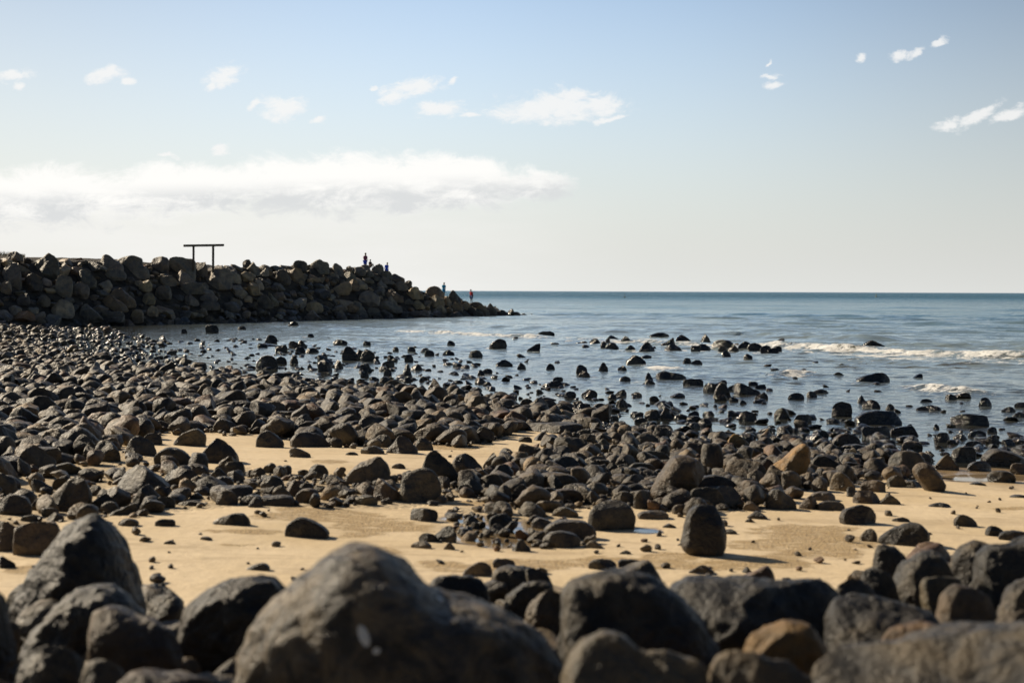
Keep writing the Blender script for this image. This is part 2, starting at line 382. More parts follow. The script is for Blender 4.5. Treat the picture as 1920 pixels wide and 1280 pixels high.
    Z = Z - 0.0*s
    Z = np.where(s > 4, -0.3, Z)
    Z = np.where((Y > 1200), 0, Z)
    me = np_mesh('sea', np.stack([X, Y, Z], -1).reshape(-1, 3), grid_faces(len(ys), len(us)))
    attr(me, 'foam', foam); attr(me, 'off', off)
    mt = bpy.data.materials.new('sea_water'); mt.use_nodes = True; w = NT(mt.node_tree)
    pos = w.n('ShaderNodeNewGeometry').outputs['Position']
    dist = w.n('ShaderNodeSeparateXYZ', {0: pos}).outputs[1]
    A = lambda n: w.n('ShaderNodeAttribute', attribute_name=n).outputs['Fac']
    offn = A('off'); fo = A('foam')
    mp = w.n('ShaderNodeMapping', {'Vector': pos, 'Rotation': (0, 0, math.radians(14)), 'Scale': (0.50, 1, 1)}).outputs[0]
    sepx = w.n('ShaderNodeSeparateXYZ', {0: pos}).outputs[0]
    a = w.noise(mp, 5.5, 5, 0.6, 0.4); b = w.noise(mp, 1.1, 5, 0.62, 0.3); c2 = w.noise(mp, 0.16, 6, 0.6)
    patch = w.noise(w.n('ShaderNodeMapping', {'Vector': pos, 'Scale': (0.012, 0.03, 1)}).outputs[0], 1.0, 4, 0.6)
    calm = w.rng(offn, 0.5, 9, 0.10, 1.0)
    h = w.m('MULTIPLY', w.m('MULTIPLY', a, w.rng(sepx, -18, 4, 0.009, 0.026)), calm)
    h = w.m('ADD', h, w.m('MULTIPLY', w.m('MULTIPLY', b, 0.17), w.m('MULTIPLY', calm, w.rng(dist, 35, 140, 0.16, 1.0))))
    h = w.m('ADD', h, w.m('MULTIPLY', w.m('MULTIPLY', c2, 5.5), w.rng(dist, 120, 900, 0.0, 1.0)))
    h = w.m('MULTIPLY', h, w.rng(patch, 0.35, 0.65, 0.75, 1.25))
    bp = w.n('ShaderNodeBump', {'Height': h, 'Strength': 1.0, 'Distance': 1.0}).outputs[0]
    fr = w.n('ShaderNodeFresnel', {'IOR': 1.333, 'Normal': bp}).outputs[0]
    deepc = w.mix(w.rng(offn, 22, 110), (0.27, 0.34, 0.375), (0.014, 0.105, 0.175))  # turbid near-shore water, made paler to stand in for silvery sky reflection
    ol = w.m('MULTIPLY', w.m('MULTIPLY', w.rng(b, 0.48, 0.60), w.rng(offn, 50, 26)), w.rng(sepx, 4, 11))
    deepc = w.mix(ol, deepc, (0.10, 0.090, 0.040))
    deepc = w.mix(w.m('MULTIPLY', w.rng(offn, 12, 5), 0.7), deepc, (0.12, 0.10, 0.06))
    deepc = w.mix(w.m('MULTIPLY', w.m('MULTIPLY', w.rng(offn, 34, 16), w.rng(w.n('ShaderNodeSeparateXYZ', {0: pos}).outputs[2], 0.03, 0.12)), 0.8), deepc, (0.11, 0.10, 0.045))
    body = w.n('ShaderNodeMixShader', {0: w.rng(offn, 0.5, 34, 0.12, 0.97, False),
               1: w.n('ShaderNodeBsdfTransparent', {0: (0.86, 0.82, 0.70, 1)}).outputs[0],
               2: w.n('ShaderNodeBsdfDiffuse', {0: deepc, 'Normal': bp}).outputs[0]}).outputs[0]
    gl = w.n('ShaderNodeBsdfGlossy', {0: (0.93, 0.98, 1.0, 1), 'Roughness': w.rng(dist, 40, 900, 0.04, 0.30), 'Normal': bp}).outputs[0]
    sh = w.n('ShaderNodeMixShader', {0: fr, 1: body, 2: gl}).outputs[0]
    fn = w.n('ShaderNodeTexNoise', {'Vector': w.n('ShaderNodeMapping', {'Vector': pos, 'Scale': (1.0, 1.6, 1)}).outputs[0], 'Scale': 4.5, 'Detail': 7.0, 'Roughness': 0.7}).outputs[0]
    ff = w.rng(w.m('ADD', fo, w.m('MULTIPLY', w.m('SUBTRACT', fn, 0.5), 2.4)), 0.42, 0.80)
    ff = w.m('MULTIPLY', ff, w.rng(fo, 0.02, 0.12))
    fb = w.n('ShaderNodeBump', {'Height': w.m('MULTIPLY', fn, 0.12), 'Strength': 0.8, 'Distance': 1.0}).outputs[0]
    fsh = w.n('ShaderNodeBsdfPrincipled', {'Base Color': (0.82, 0.82, 0.80, 1), 'Roughness': 0.6, 'Normal': fb, 'Subsurface Weight': 0.0}).outputs[0]
    sh = w.n('ShaderNodeMixShader', {0: ff, 1: sh, 2: fsh}).outputs[0]
    w.link(sh, w.n('ShaderNodeOutputMaterial').inputs[0])
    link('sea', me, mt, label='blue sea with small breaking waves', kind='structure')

# ------------------------------------------------------------------ rock materials
def rock_material(name, src, wet0, wet1, big=1.0, white_marks=False, isl=1.0):
    mt = bpy.data.materials.new(name); mt.use_nodes = True; w = NT(mt.node_tree)
    geo = w.n('ShaderNodeNewGeometry'); pos = geo.outputs['Position']; z = w.n('ShaderNodeSeparateXYZ', {0: pos}).outputs[2]
    oi = w.n('ShaderNodeObjectInfo')
    p = w.vm('ADD', pos, w.vm('SCALE', oi.outputs['Location'])); p.node.inputs[1].node if False else None
    if src == 'object': base = oi.outputs['Color']
    else:
        r = w.n('ShaderNodeValToRGB', {0: geo.outputs['Random Per Island']}); e = r.color_ramp; e.interpolation = 'CONSTANT'
        cols = [(0, (0.070,0.063,0.052)), (0.18, (0.050,0.048,0.045)), (0.34, (0.090,0.074,0.054)), (0.48, (0.062,0.056,0.048)), (0.60, (0.150,0.125,0.090)), (0.70, (0.045,0.042,0.038)),
                (0.82, (0.14,0.090,0.058)), (0.88, (0.120,0.115,0.105)), (0.96, (0.24,0.19,0.12))]
        e.elements[0].position = 0; e.elements[0].color = (*cols[0][1], 1); e.elements[1].position = cols[1][0]; e.elements[1].color = (*cols[1][1], 1)
        for q, c in cols[2:]: el = e.elements.new(q); el.color = (*c, 1)
        base = w.mix(1.0, r.outputs[0], (0.62*isl, 0.60*isl, 0.58*isl), 'MULTIPLY')
    n1 = w.noise(pos, 7/big, 7, 0.62, 0.2); n2 = w.noise(pos, 1.7/big, 5, 0.6, 0.4); n3 = w.noise(pos, 45/big, 5, 0.65)
    c = w.mix(w.rng(n1, 0.3, 0.7), w.mix(1.0, base, (0.62, 0.62, 0.64), 'MULTIPLY'), w.mix(1.0, base, (1.62, 1.42, 1.14), 'MULTIPLY'))
    c = w.mix(w.m('MULTIPLY', w.m('MULTIPLY', w.rng(n2, 0.42, 0.66), w.rng(n1, 0.38, 0.62)), 0.55), c, (0.155, 0.118, 0.070))
    c = w.mix(w.m('MULTIPLY', w.rng(n3, 0.60, 0.78), 0.4), c, (0.17, 0.15, 0.12))
    c = w.mix(w.m('MULTIPLY', w.rng(n3, 0.42, 0.25), 0.4), c, (0.012, 0.011, 0.010))
    vo = w.n('ShaderNodeTexVoronoi', {'Vector': w.vm('ADD', pos, w.vm('MULTIPLY', w.noise(pos, 3.0/big, 3, 0.5, 0.0, True), (0.3*big, 0.3*big, 0.3*big))), 'Scale': 26/big}).outputs[0]
    c = w.mix(w.m('MULTIPLY', w.rng(vo, 0.22, 0.10), w.m('MULTIPLY', w.rng(n1, 0.45, 0.6), 0.7)), c, (0.010, 0.010, 0.010))
    if white_marks:
        n4 = w.noise(pos, 5.0, 7, 0.66, 1.0)
        c = w.mix(w.m('MULTIPLY', w.rng(n4, 0.48, 0.58), 0.8), c, (0.150, 0.115, 0.070)); c = w.mix(w.m('MULTIPLY', w.rng(n4, 0.47, 0.40), 0.85), c, (0.014, 0.014, 0.014))
    wz = w.m('ADD', z, w.m('MULTIPLY', w.m('SUBTRACT', n2, 0.5), (wet1-wet0)*0.9))
    wet = w.rng(wz, wet1, wet0)
    c = w.mix(wet, c, w.mix(1.0, c, (0.33, 0.33, 0.35), 'MULTIPLY'))
    if white_marks:
        tc = w.n('ShaderNodeTexCoord').outputs['Object']; acc = None
        for (x, zz, rx, rz, rot) in white_marks:
            mp = w.n('ShaderNodeMapping', {'Vector': w.n('ShaderNodeVectorMath', {0: tc, 1: (1, 0, 1)}, operation='MULTIPLY').outputs[0], 'Location': (x, 0, zz), 'Rotation': (0, math.radians(rot), 0), 'Scale': (rx, 1, rz)}, vector_type='TEXTURE').outputs[0]
            g = w.n('ShaderNodeTexGradient', {0: mp}, gradient_type='SPHERICAL').outputs[1]; acc = g if acc is None else w.m('MAXIMUM', acc, g)
        yv = w.n('ShaderNodeSeparateXYZ', {0: tc}).outputs[1]
        c = w.mix(w.m('MULTIPLY', w.rng(acc, 0.05, 0.3), w.rng(yv, 0.0, -0.05)), c, (0.62, 0.63, 0.62))  # small white streaks and spots on the boulder's camera side
    h = w.m('ADD', w.m('MULTIPLY', n1, 0.060*big), w.m('MULTIPLY', n3, 0.010*big)); h = w.m('ADD', h, w.m('MULTIPLY', n2, 0.10*big)); h = w.m('ADD', h, w.m('MULTIPLY', w.rng(vo, 0.0, 0.30), 0.008*big))
    bp = w.n('ShaderNodeBump', {'Height': h, 'Strength': 0.9, 'Distance': 1.0}).outputs[0]
    ro = w.m('MULTIPLY_ADD', wet, -0.34, w.m('MULTIPLY_ADD', n1, 0.30, 0.34))
    b = w.n('ShaderNodeBsdfPrincipled', {'Base Color': c, 'Roughness': ro, 'Normal': bp, 'Specular IOR Level': w.m('MULTIPLY_ADD', wet, 0.28, 0.36)})
    w.link(b.outputs[0], w.n('ShaderNodeOutputMaterial').inputs[0]); return mt
M_BEACH = rock_material('basalt_boulder', 'object', 0.04, 0.20)
M_HERO = rock_material('basalt_boulder_spotted', 'object', 0.04, 0.20, 1.0,
                       [((px-960)/F*dd+0.425, CAMZ-(py-HOR-1)/F*dd-float(surf_z(np.array([-0.425]), np.array([5.4]))[0]), rx, rz, rot)
                        for px, py, dd, rx, rz, rot in ((683,1193,5.06,0.022,0.045,-28),(708,1219,5.06,0.017,0.015,0),(775,1092,5.2,0.012,0.05,-30),(818,1130,5.2,0.013,0.04,-35))])
M_SEA = rock_material('wet_sea_rock', 'object', 0.16, 0.60)
M_ARM = rock_material('armour_basalt', 'object', 0.25, 1.0, 3.2)
M_STUFF = rock_material('cobble_basalt', 'island', 0.04, 0.20, 1.0, False, 1.3)
M_ARMS = rock_material('armour_rubble', 'island', 0.25, 1.0, 3.0, False, 3.0)

COLR = {'g': (0.044, 0.043, 0.040), 'k': (0.021, 0.0215, 0.022), 'b': (0.062, 0.050, 0.037), 'o': (0.215, 0.138, 0.050), 'r': (0.088, 0.058, 0.036), 'l': (0.078, 0.072, 0.062), 't': (0.090, 0.076, 0.054)}
CNAME = {'g': 'dark grey', 'k': 'black', 'b': 'brown', 'o': 'ochre', 'r': 'reddish brown', 'l': 'pale grey', 't': 'tan brown'}
PROF = {
 'D': [(0,.30),(.06,.62),(.22,.90),(.5,1),(.78,.9),(.94,.62),(1,.28),(.93,0),(.07,0)],
 'F': [(0,.25),(.12,.62),(.36,.95),(.62,1),(.88,.6),(1,.22),(.93,0),(.07,0)],
 'B': [(0,.2),(.02,.72),(.10,.95),(.45,1),(.88,.95),(.98,.68),(1,.2),(.93,0),(.06,0)],
 'L': [(0,.25),(.08,.66),(.24,.96),(.38,1),(.62,.82),(.86,.5),(1,.2),(.93,0),(.07,0)],
 'R': [(0,.2),(.14,.5),(.38,.80),(.62,1),(.80,.94),(.96,.58),(1,.22),(.93,0),(.07,0)],
 'T': [(0,.12),(.18,.42),(.36,.84),(.48,1),(.60,.92),(.82,.45),(1,.12),(.93,0),(.07,0)],
 'U': [(.05,.2),(.08,.6),(.25,.92),(.5,1),(.74,.93),(.92,.62),(.98,.25),(.9,0),(.1,0)],
 'V': [(0,.5),(.04,.82),(.16,1),(.32,.92),(.62,.58),(.9,.3),(1,.12),(.93,0),(.10,0)],
 'W': [(0,.08),(.25,.32),(.55,.62),(.85,.96),(.95,1),(1,.7),(.98,.2),(.90,0),(.07,0)],
 'E': [(0,.3),(.04,.72),(.2,.92),(.45,.86),(.7,1),(.92,.86),(1,.4),(.95,0),(.05,0)]}
SHAPEW = {'D': 'rounded', 'F': 'flat low', 'B': 'blocky', 'L': 'left-peaked', 'R': 'right-peaked', 'T': 'pointed', 'U': 'upright', 'V': 'sloping', 'W': 'wedge-shaped', 'E': 'long low'}
def chaikin(P, k=2):
    P = np.array(P, float)
    for _ in range(k):
        Q = np.roll(P, -1, 0); P = np.stack([P*0.82+Q*0.18, P*0.18+Q*0.82], 1).reshape(-1, 2)
    return P
def radial(P, c, n=240):
    th = np.linspace(-np.pi, np.pi, n, endpoint=False); out = np.zeros(n)
    Q = np.roll(P, -1, 0)
    for i, t in enumerate(th):
        d = np.array([math.cos(t), math.sin(t)]); e = Q-P; det = d[0]*(-e[:, 1])+d[1]*e[:, 0]
        det = np.where(abs(det) < 1e-12, 1e-12, det); bx, by = P[:, 0]-c[0], P[:, 1]-c[1]
        r = (bx*(-e[:, 1])+by*e[:, 0])/det; s = (d[0]*by-d[1]*bx)/det
        ok = (s >= -1e-9) & (s <= 1+1e-9) & (r > 0); out[i] = r[ok].max() if ok.any() else 0.1
    return th, out
def profile_mesh(name, P, depth, sub, seed, sharp=0.5, rough=0.05, l0=0.50):
    """P: closed outline in metres (x, z), z=0 at the base; gives a full 3-D boulder of that outline, 'depth' half-thickness"""
    r = np.random.RandomState(seed)
    D, Fc = ico(sub); lo, hi = P.min(0), P.max(0); c = np.array([(lo[0]+hi[0])/2*0.6+P[:, 0].mean()*0.4, lo[1]+(hi[1]-lo[1])*0.42])
    th, R = radial(P, c)
    ang = np.arctan2(D[:, 2], D[:, 0]); Rv = np.interp(ang, np.append(th, np.pi), np.append(R, R[0]))
    rho = np.hypot(D[:, 0], D[:, 2]); k = rho**0.80/np.maximum(rho, 1e-6)
    V = np.stack([c[0]+Rv*D[:, 0]*k, depth*np.sign(D[:, 1])*np.abs(D[:, 1])**0.88, c[1]+Rv*D[:, 2]*k], -1)
    size = max(hi[0]-lo[0], hi[1]-lo[1]); ctr = np.array([c[0], 0, c[1]])
    for i in range(int(3+sharp*7)):
        n = r.normal(size=3)*0.55; n[1] = -abs(n[1])-0.75 if i % 3 else abs(n[1])+0.7; n[2] = n[2]*0.8+0.35; n /= np.linalg.norm(n)
        h = (V-ctr)@n; m = h.max(); lim = m*r.uniform(l0, 0.86); e = np.maximum(h-lim, 0); V = V-n*(e*(0.7+0.3*sharp))[:, None]
    s = seed*3.7; q = V/size
    nz = fbm(q[:, 0]*2.2+s, q[:, 1]*2.2, q[:, 2]*2.2+s, 1, 4, 0.5)
    dirs = (V-ctr)/np.maximum(np.linalg.norm(V-ctr, axis=1), 1e-6)[:, None]
    nr = 1-2*np.abs(fbm(q[:, 0]*4.5+s, q[:, 1]*4.5+3, q[:, 2]*4.5, 5, 5, 0.60))
    V = V+dirs*((nz*rough*1.3-0.42*rough*nr)*size)[:, None]
    return np_mesh(name, V, Fc)
def proto(seed, sub, sharp, n=7):
    r = np.random.RandomState(seed); D, Fc = ico(sub); V = D.copy()
    for i in range(n):
        nn = r.normal(size=3); nn /= np.linalg.norm(nn)
        h = V@nn; lim = h.max()*r.uniform(0.50 if sharp > .5 else 0.60, 0.88); V -= nn*(np.maximum(h-lim, 0)*(0.6+0.4*sharp))[:, None]
    s = seed*5.1; nz = fbm(V[:, 0]*1.5+s, V[:, 1]*1.5, V[:, 2]*1.5, 1, 3); V *= (1+0.20*nz+0.05*fbm(V[:, 0]*4+s, V[:, 1]*4, V[:, 2]*4, 2, 3))[:, None]
    lo, hi = V.min(0), V.max(0); V = (V-(lo+hi)/2)/((hi-lo)/2); return V, Fc
NPR = 26
PR = {s: [proto(100+i, s, 0.5 if i % 3 == 0 else 0.95, 7+i % 6) for i in range(NPR)] for s in (1, 2, 3)}
PRA = {s: [proto(300+i, s, 1.0, 13) for i in range(NPR)] for s in (1, 2, 3)}
def rot3(a, b, c):
    ca, sa, cb, sb, cc, sc = math.cos(a), math.sin(a), math.cos(b), math.sin(b), math.cos(c), math.sin(c)
    return np.array([[cc, -sc, 0], [sc, cc, 0], [0, 0, 1]])@np.array([[1, 0, 0], [0, cb, -sb], [0, sb, cb]])@np.array([[ca, 0, sa], [0, 1, 0], [-sa, 0, ca]])

# ------------------------------------------------------------------ breakwater geometry
B1 = np.array([1.7, 149.5]); B0 = np.array([-26.6, 100.0]); BD = (B0-B1)/np.linalg.norm(B0-B1); BN = np.array([0.868, -0.496]); BSL = 0.75
def bw_as(x, y):
    dx, dy = x-B1[0], y-B1[1]; return dx*BD[0]+dy*BD[1], -(dx*BN[0]+dy*BN[1])      # along from the tip, distance behind foot line
def face_z(x, y): a, s = bw_as(x, y); return s*BSL+0.0*a
SKY = [(985,590),(930,577),(885,567),(860,556),(800,545),(760,528),(720,509),(690,503),(640,503),(600,497),(520,500),(450,499),(400,500),(320,492),(200,491),(100,489),(0,488),(-150,486)]
sk = []; SKPX = np.array([q[0] for q in SKY[::-1]]); SKPY = np.array([q[1] for q in SKY[::-1]])
for px, py in SKY:
    t = hit(px, py, face_z); x, z = ray(px, py, t); a, s = bw_as(x, t); sk.append((a, z))
sk = sorted(sk); SKA = np.array([q[0] for q in sk]); SKZ = np.array([q[1] for q in sk])
def crest(a): return np.interp(a, SKA, SKZ)
def core_z(x, y):
    a, s = bw_as(np.asarray(x, float), np.asarray(y, float)); zc = crest(a)
    wd = 5+22*sstep(a, 34, 50)
    z = np.minimum(s*BSL, zc); back = np.maximum(s-zc/BSL-wd, 0)
    return z-back*0.8, a, s, zc
def breakwater_core():
    aa = np.linspace(-6, 110, 230); ss = np.concatenate([np.linspace(-2, 12, 60), np.linspace(12.4, 55, 50)])
    A, S = np.meshgrid(aa, ss, indexing='ij'); X = B1[0]+BD[0]*A-BN[0]*S; Y = B1[1]+BD[1]*A-BN[1]*S
    z, a, s, zc = core_z(X, Y); z = np.where(A < 0, np.minimum(z, -0.3+A*0.2), z)
    z = z-0.30*(1-sstep(S, 9, 12)*sstep(A, 36, 48))+0.15*fbm(X/1.5, Y/1.5, None, 91, 3)
    z = z+sstep(S, 9, 14)*sstep(A, 38, 50)*(0.10+0.25*sstep(A, 60, 80))
    me = np_mesh('embankment', np.stack([X, Y, z], -1).reshape(-1, 3), grid_faces(len(aa), len(ss)))
    mt = bpy.data.materials.new('dark_earth'); mt.use_nodes = True; w = NT(mt.node_tree)
    pos = w.n('ShaderNodeNewGeometry').outputs['Position']; n1 = w.noise(pos, 1.3, 6, 0.65)
    c = w.mix(w.rng(n1, 0.35, 0.65), (0.022, 0.020, 0.017), (0.075, 0.062, 0.045))
    b = w.n('ShaderNodeBsdfPrincipled', {'Base Color': c, 'Roughness': 0.95, 'Normal': w.n('ShaderNodeBump', {'Height': n1, 'Distance': 0.2}).outputs[0]})
    w.link(b.outputs[0], w.n('ShaderNodeOutputMaterial').inputs[0])
    link('embankment', me, mt, label='dark earth bank under the breakwater rocks', kind='structure')
breakwater_core()

# ------------------------------------------------------------------ placed rocks: x0 x1 ytop ybase shape+colour ; landmark phrase
BEACH = """
-15 35 885 938 Dg
0 62 932 975 Dg
91 173 895 968 Rb the big lopsided boulder left of the beach
60 101 900 931 Vg
90 160 872 899 Fg
70 145 855 877 Fg
0 37 855 885 Dg
56 111 828 858 Rg
136 183 817 866 Ub
157 190 833 870 Db
175 234 828 873 Lg the cone-shaped boulder at the pebbles' edge
238 305 820 860 Lg
270 306 815 840 Dg
290 368 841 878 Lg
372 450 819 875 Tg the steep-sided boulder on the upper sand
325 388 807 842 Rg
138 200 798 828 Dg
222 322 877 936 Lk the smooth black humped boulder
305 378 880 918 Dg
244 310 910 955 Tk
294 332 932 958 Dg
406 460 866 896 Bg
391 430 879 903 Tg
397 442 896 917 Dg
389 480 912 940 Eg
404 450 921 952 Ug
333 388 942 955 Fg
355 385 927 941 Tg
351 375 895 917 Dt
450 500 930 952 Dg
167 193 914 936 Dg
173 222 925 965 Rk
190 226 945 969 Dg
200 260 948 973 Wg
55 95 938 965 Tg
75 113 957 978 Dg
85 121 966 985 Fl
480 534 808 843 Lg
543 625 808 842 Lg the long-backed boulder behind the upper sand
543 587 839 861 Vg
700 736 815 841 Dg
722 787 814 853 Tg
780 814 816 846 Lg
675 722 837 854 Fg
648 673 849 856 Fg
650 735 852 913 Rl the tilted pale egg-like boulder
791 864 842 911 Lk
846 906 848 892 Dg
748 829 876 945 Dg the great round boulder at mid beach
700 758 896 943 Vb
860 906 897 930 Dg
900 945 886 922 Db
933 962 907 941 Dg
905 943 843 880 Tg
910 942 871 887 Fg
931 965 839 859 Dg
575 617 871 900 Dg
612 658 890 916 Vb
490 535 893 927 Dg
512 548 911 941 Lb
533 571 897 935 Tb
555 602 916 947 Db
480 555 930 953 Eg
663 710 929 950 Dl
715 738 934 947 Dg
618 660 910 930 Dg
655 697 914 930 Db
590 615 911 926 Dg
770 823 953 980 Bk the lone blocky stone near the puddle
735 763 869 881 Fg
907 962 937 966 Dg
918 965 962 990 Dk
533 620 971 1015 Lk the craggy black rock alone on sand
812 858 985 1018 Rk
786 822 999 1018 Dk
772 812 1015 1030 Ft
833 856 1016 1032 Tt
868 905 965 985 Tg
883 902 978 992 Dg
857 884 990 1002 Fg
918 946 981 1001 Dg
868 925 1052 1083 Rg
925 968 1043 1066 Dg
220 262 977 993 Dk
292 331 976 993 Dk
400 476 963 991 Rk the low dark rock beside crusted sand
375 400 1009 1018 Fg
308 330 1019 1026 Fk
463 508 1058 1075 Rk
0 32 1047 1073 Vk
28 116 978 1050 Bb
-20 32 972 1042 Bl
40 75 972 986 Dg
300 315 1097 1107 Tk
970 1017 826 862 Db
1040 1107 817 855 Bg
1015 1090 853 888 Rk
1002 1088 883 918 Db
1030 1096 914 945 Db
960 994 905 940 Dk
1090 1124 869 898 Ug
1103 1130 863 885 Dg
1113 1152 820 842 Tg
1140 1178 830 852 Dg
1173 1200 827 850 Dg
1189 1238 809 837 Dg
1197 1257 841 870 Dg
1178 1232 863 889 Dg
1120 1158 855 870 Dr
1132 1160 864 886 Dg
1158 1182 863 885 Dg
1358 1440 853 900 Db
1300 1382 886 924 Dk
1290 1361 907 950 Dg
1374 1438 895 935 Db
1395 1427 934 955 Ll
1090 1138 900 925 Lg
1095 1128 917 945 Tg
1148 1196 918 946 Dt
1128 1165 910 928 Bg
1188 1242 878 906 Dg
1027 1088 948 970 Ft
975 1025 938 970 Lg
1262 1295 940 962 Dg
1195 1258 953 973 Dl
1097 1194 933 994 Dg the large domed boulder beyond the puddle
1022 1120 972 1014 Dg
1018 1092 994 1029 Dg
1095 1134 1011 1028 Tl
960 998 1010 1034 Tk
997 1045 968 992 Ll
1243 1270 978 988 Tk
1163 1186 1031 1038 Fk
1160 1206 1046 1063 Bk
1105 1160 1044 1068 Dk
1292 1342 1052 1074 Tg
1393 1412 1057 1071 Tk
1356 1384 988 999 Fk
1398 1417 967 976 Tk
1402 1442 953 970 Tk
1520 1586 847 886 Lk
1436 1497 909 953 Lg the smooth half-round boulder beside pale sand
1558 1606 876 917 Lt
1600 1652 903 939 Lb
1646 1692 921 941 Tg
1615 1667 893 918 Db
1532 1586 933 953 Dg
1498 1540 920 951 Tb
1520 1568 916 935 Dl
1690 1732 893 908 Fg
1664 1700 884 908 Dg
1620 1668 858 882 Dg
1667 1738 835 887 Dg
1686 1732 820 842 Dt
1562 1616 807 835 Db
1573 1628 826 846 Dg
1575 1627 842 867 Dg
1543 1584 838 851 Fb
1752 1801 843 876 Tt
1783 1832 830 861 Bg
1842 1928 833 868 Lg the slanting boulder at the right waterline
1815 1862 856 877 Dg
1852 1906 873 898 Dk
1895 1930 859 882 Bt
1820 1850 896 903 Fk
1742 1786 935 945 Fk
1895 1930 919 926 Fk
1440 1474 811 834 Lb
1453 1480 807 824 Dg
1588 1606 903 926 Ug
1573 1650 939 980 Dk the ribbed dark dome right of the sand
1790 1835 956 981 Lk
1850 1887 977 998 Lk
1875 1935 985 1008 Dk
1674 1708 962 973 Fk
1647 1746 968 1019 Rk
1613 1646 984 1010 Rt
1080 1131 802 822 Dg
1000 1040 809 826 Tg
973 1000 817 829 Dg
975 1112 790 814 Eg the long whale-backed boulder
1365 1408 808 839 Lo
1343 1385 803 826 Dg
1280 1322 825 850 Db
1417 1446 808 834 Tt
1385 1440 832 853 Dt
549 605 766 791 Rb
597 656 771 791 Lg
641 675 778 803 Dg
753 802 768 808 Bg the bulky pitted boulder in the cobbles
797 831 757 777 Bt
744 769 755 775 Db
695 724 762 777 Dt
856 893 766 786 Dg
898 950 781 808 Db
893 922 798 825 Dg
858 900 791 808 Bb
805 843 797 822 Dg
537 560 792 813 Dg
633 705 737 773 Vb the brown ski-slope boulder in the cobbles
643 694 723 752 Vb
667 700 714 731 Lb
678 708 722 745 Dg
747 776 724 742 Dg
767 802 733 752 Et
804 836 727 746 Db
800 831 712 734 Tb
836 868 731 745 Db
886 912 732 750 Tg
942 957 736 756 Ug
510 558 700 712 Ek
480 508 697 714 Dg
550 577 706 721 Lb
527 574 717 731 Fg
555 590 725 748 Rk
585 632 727 757 Lk
523 557 736 750 Dt
52 102 683 706 Vk
130 163 713 731 Lb
230 308 731 757 Ek the long straight slab in the cobbles
262 313 716 739 Lg
267 299 745 770 Dt
288 327 742 768 Dg
303 345 756 779 Tb
68 106 731 759 Bg
33 68 724 748 Dk
22 83 750 783 Dk
14 82 770 812 Lk the black saddle boulder at the left edge
-5 28 746 768 Dk
-10 22 788 821 Dg
155 221 752 784 Lg
80 140 760 773 Fg
80 151 785 801 Eg
170 220 780 798 Bg
234 266 775 798 Lg
262 296 791 810 Dl
278 321 775 796 Tg
318 375 778 801 Dg
293 339 792 813 Vg
347 402 760 786 Dl
376 415 771 796 Dg
337 371 733 756 Bb
370 413 737 759 Db
414 463 732 761 Rg
438 464 713 729 Dg
459 482 729 746 Tl
400 449 787 816 Lb
452 480 760 785 Dg
193 216 686 706 Ug
1075 1095 748 762 Db
1015 1046 747 770 Db
975 1002 746 765 Dg
988 1014 758 771 Dg
1083 1112 754 767 Db
1112 1140 754 769 Dg
1128 1157 756 769 Dk
1085 1123 764 782 Dr the reddish loaf-shaped stone at water's edge
1208 1240 763 785 Dg
1236 1263 759 783 Tb
1184 1209 771 781 Dg
1133 1162 777 787 Dg
1147 1189 785 810 Lg the smooth hump standing in still water
1225 1266 792 811 Dt
1190 1213 779 791 Db
1199 1227 788 802 Dt
1288 1316 776 788 Dk
1290 1315 788 801 Dt
1309 1336 780 798 Dg
"""
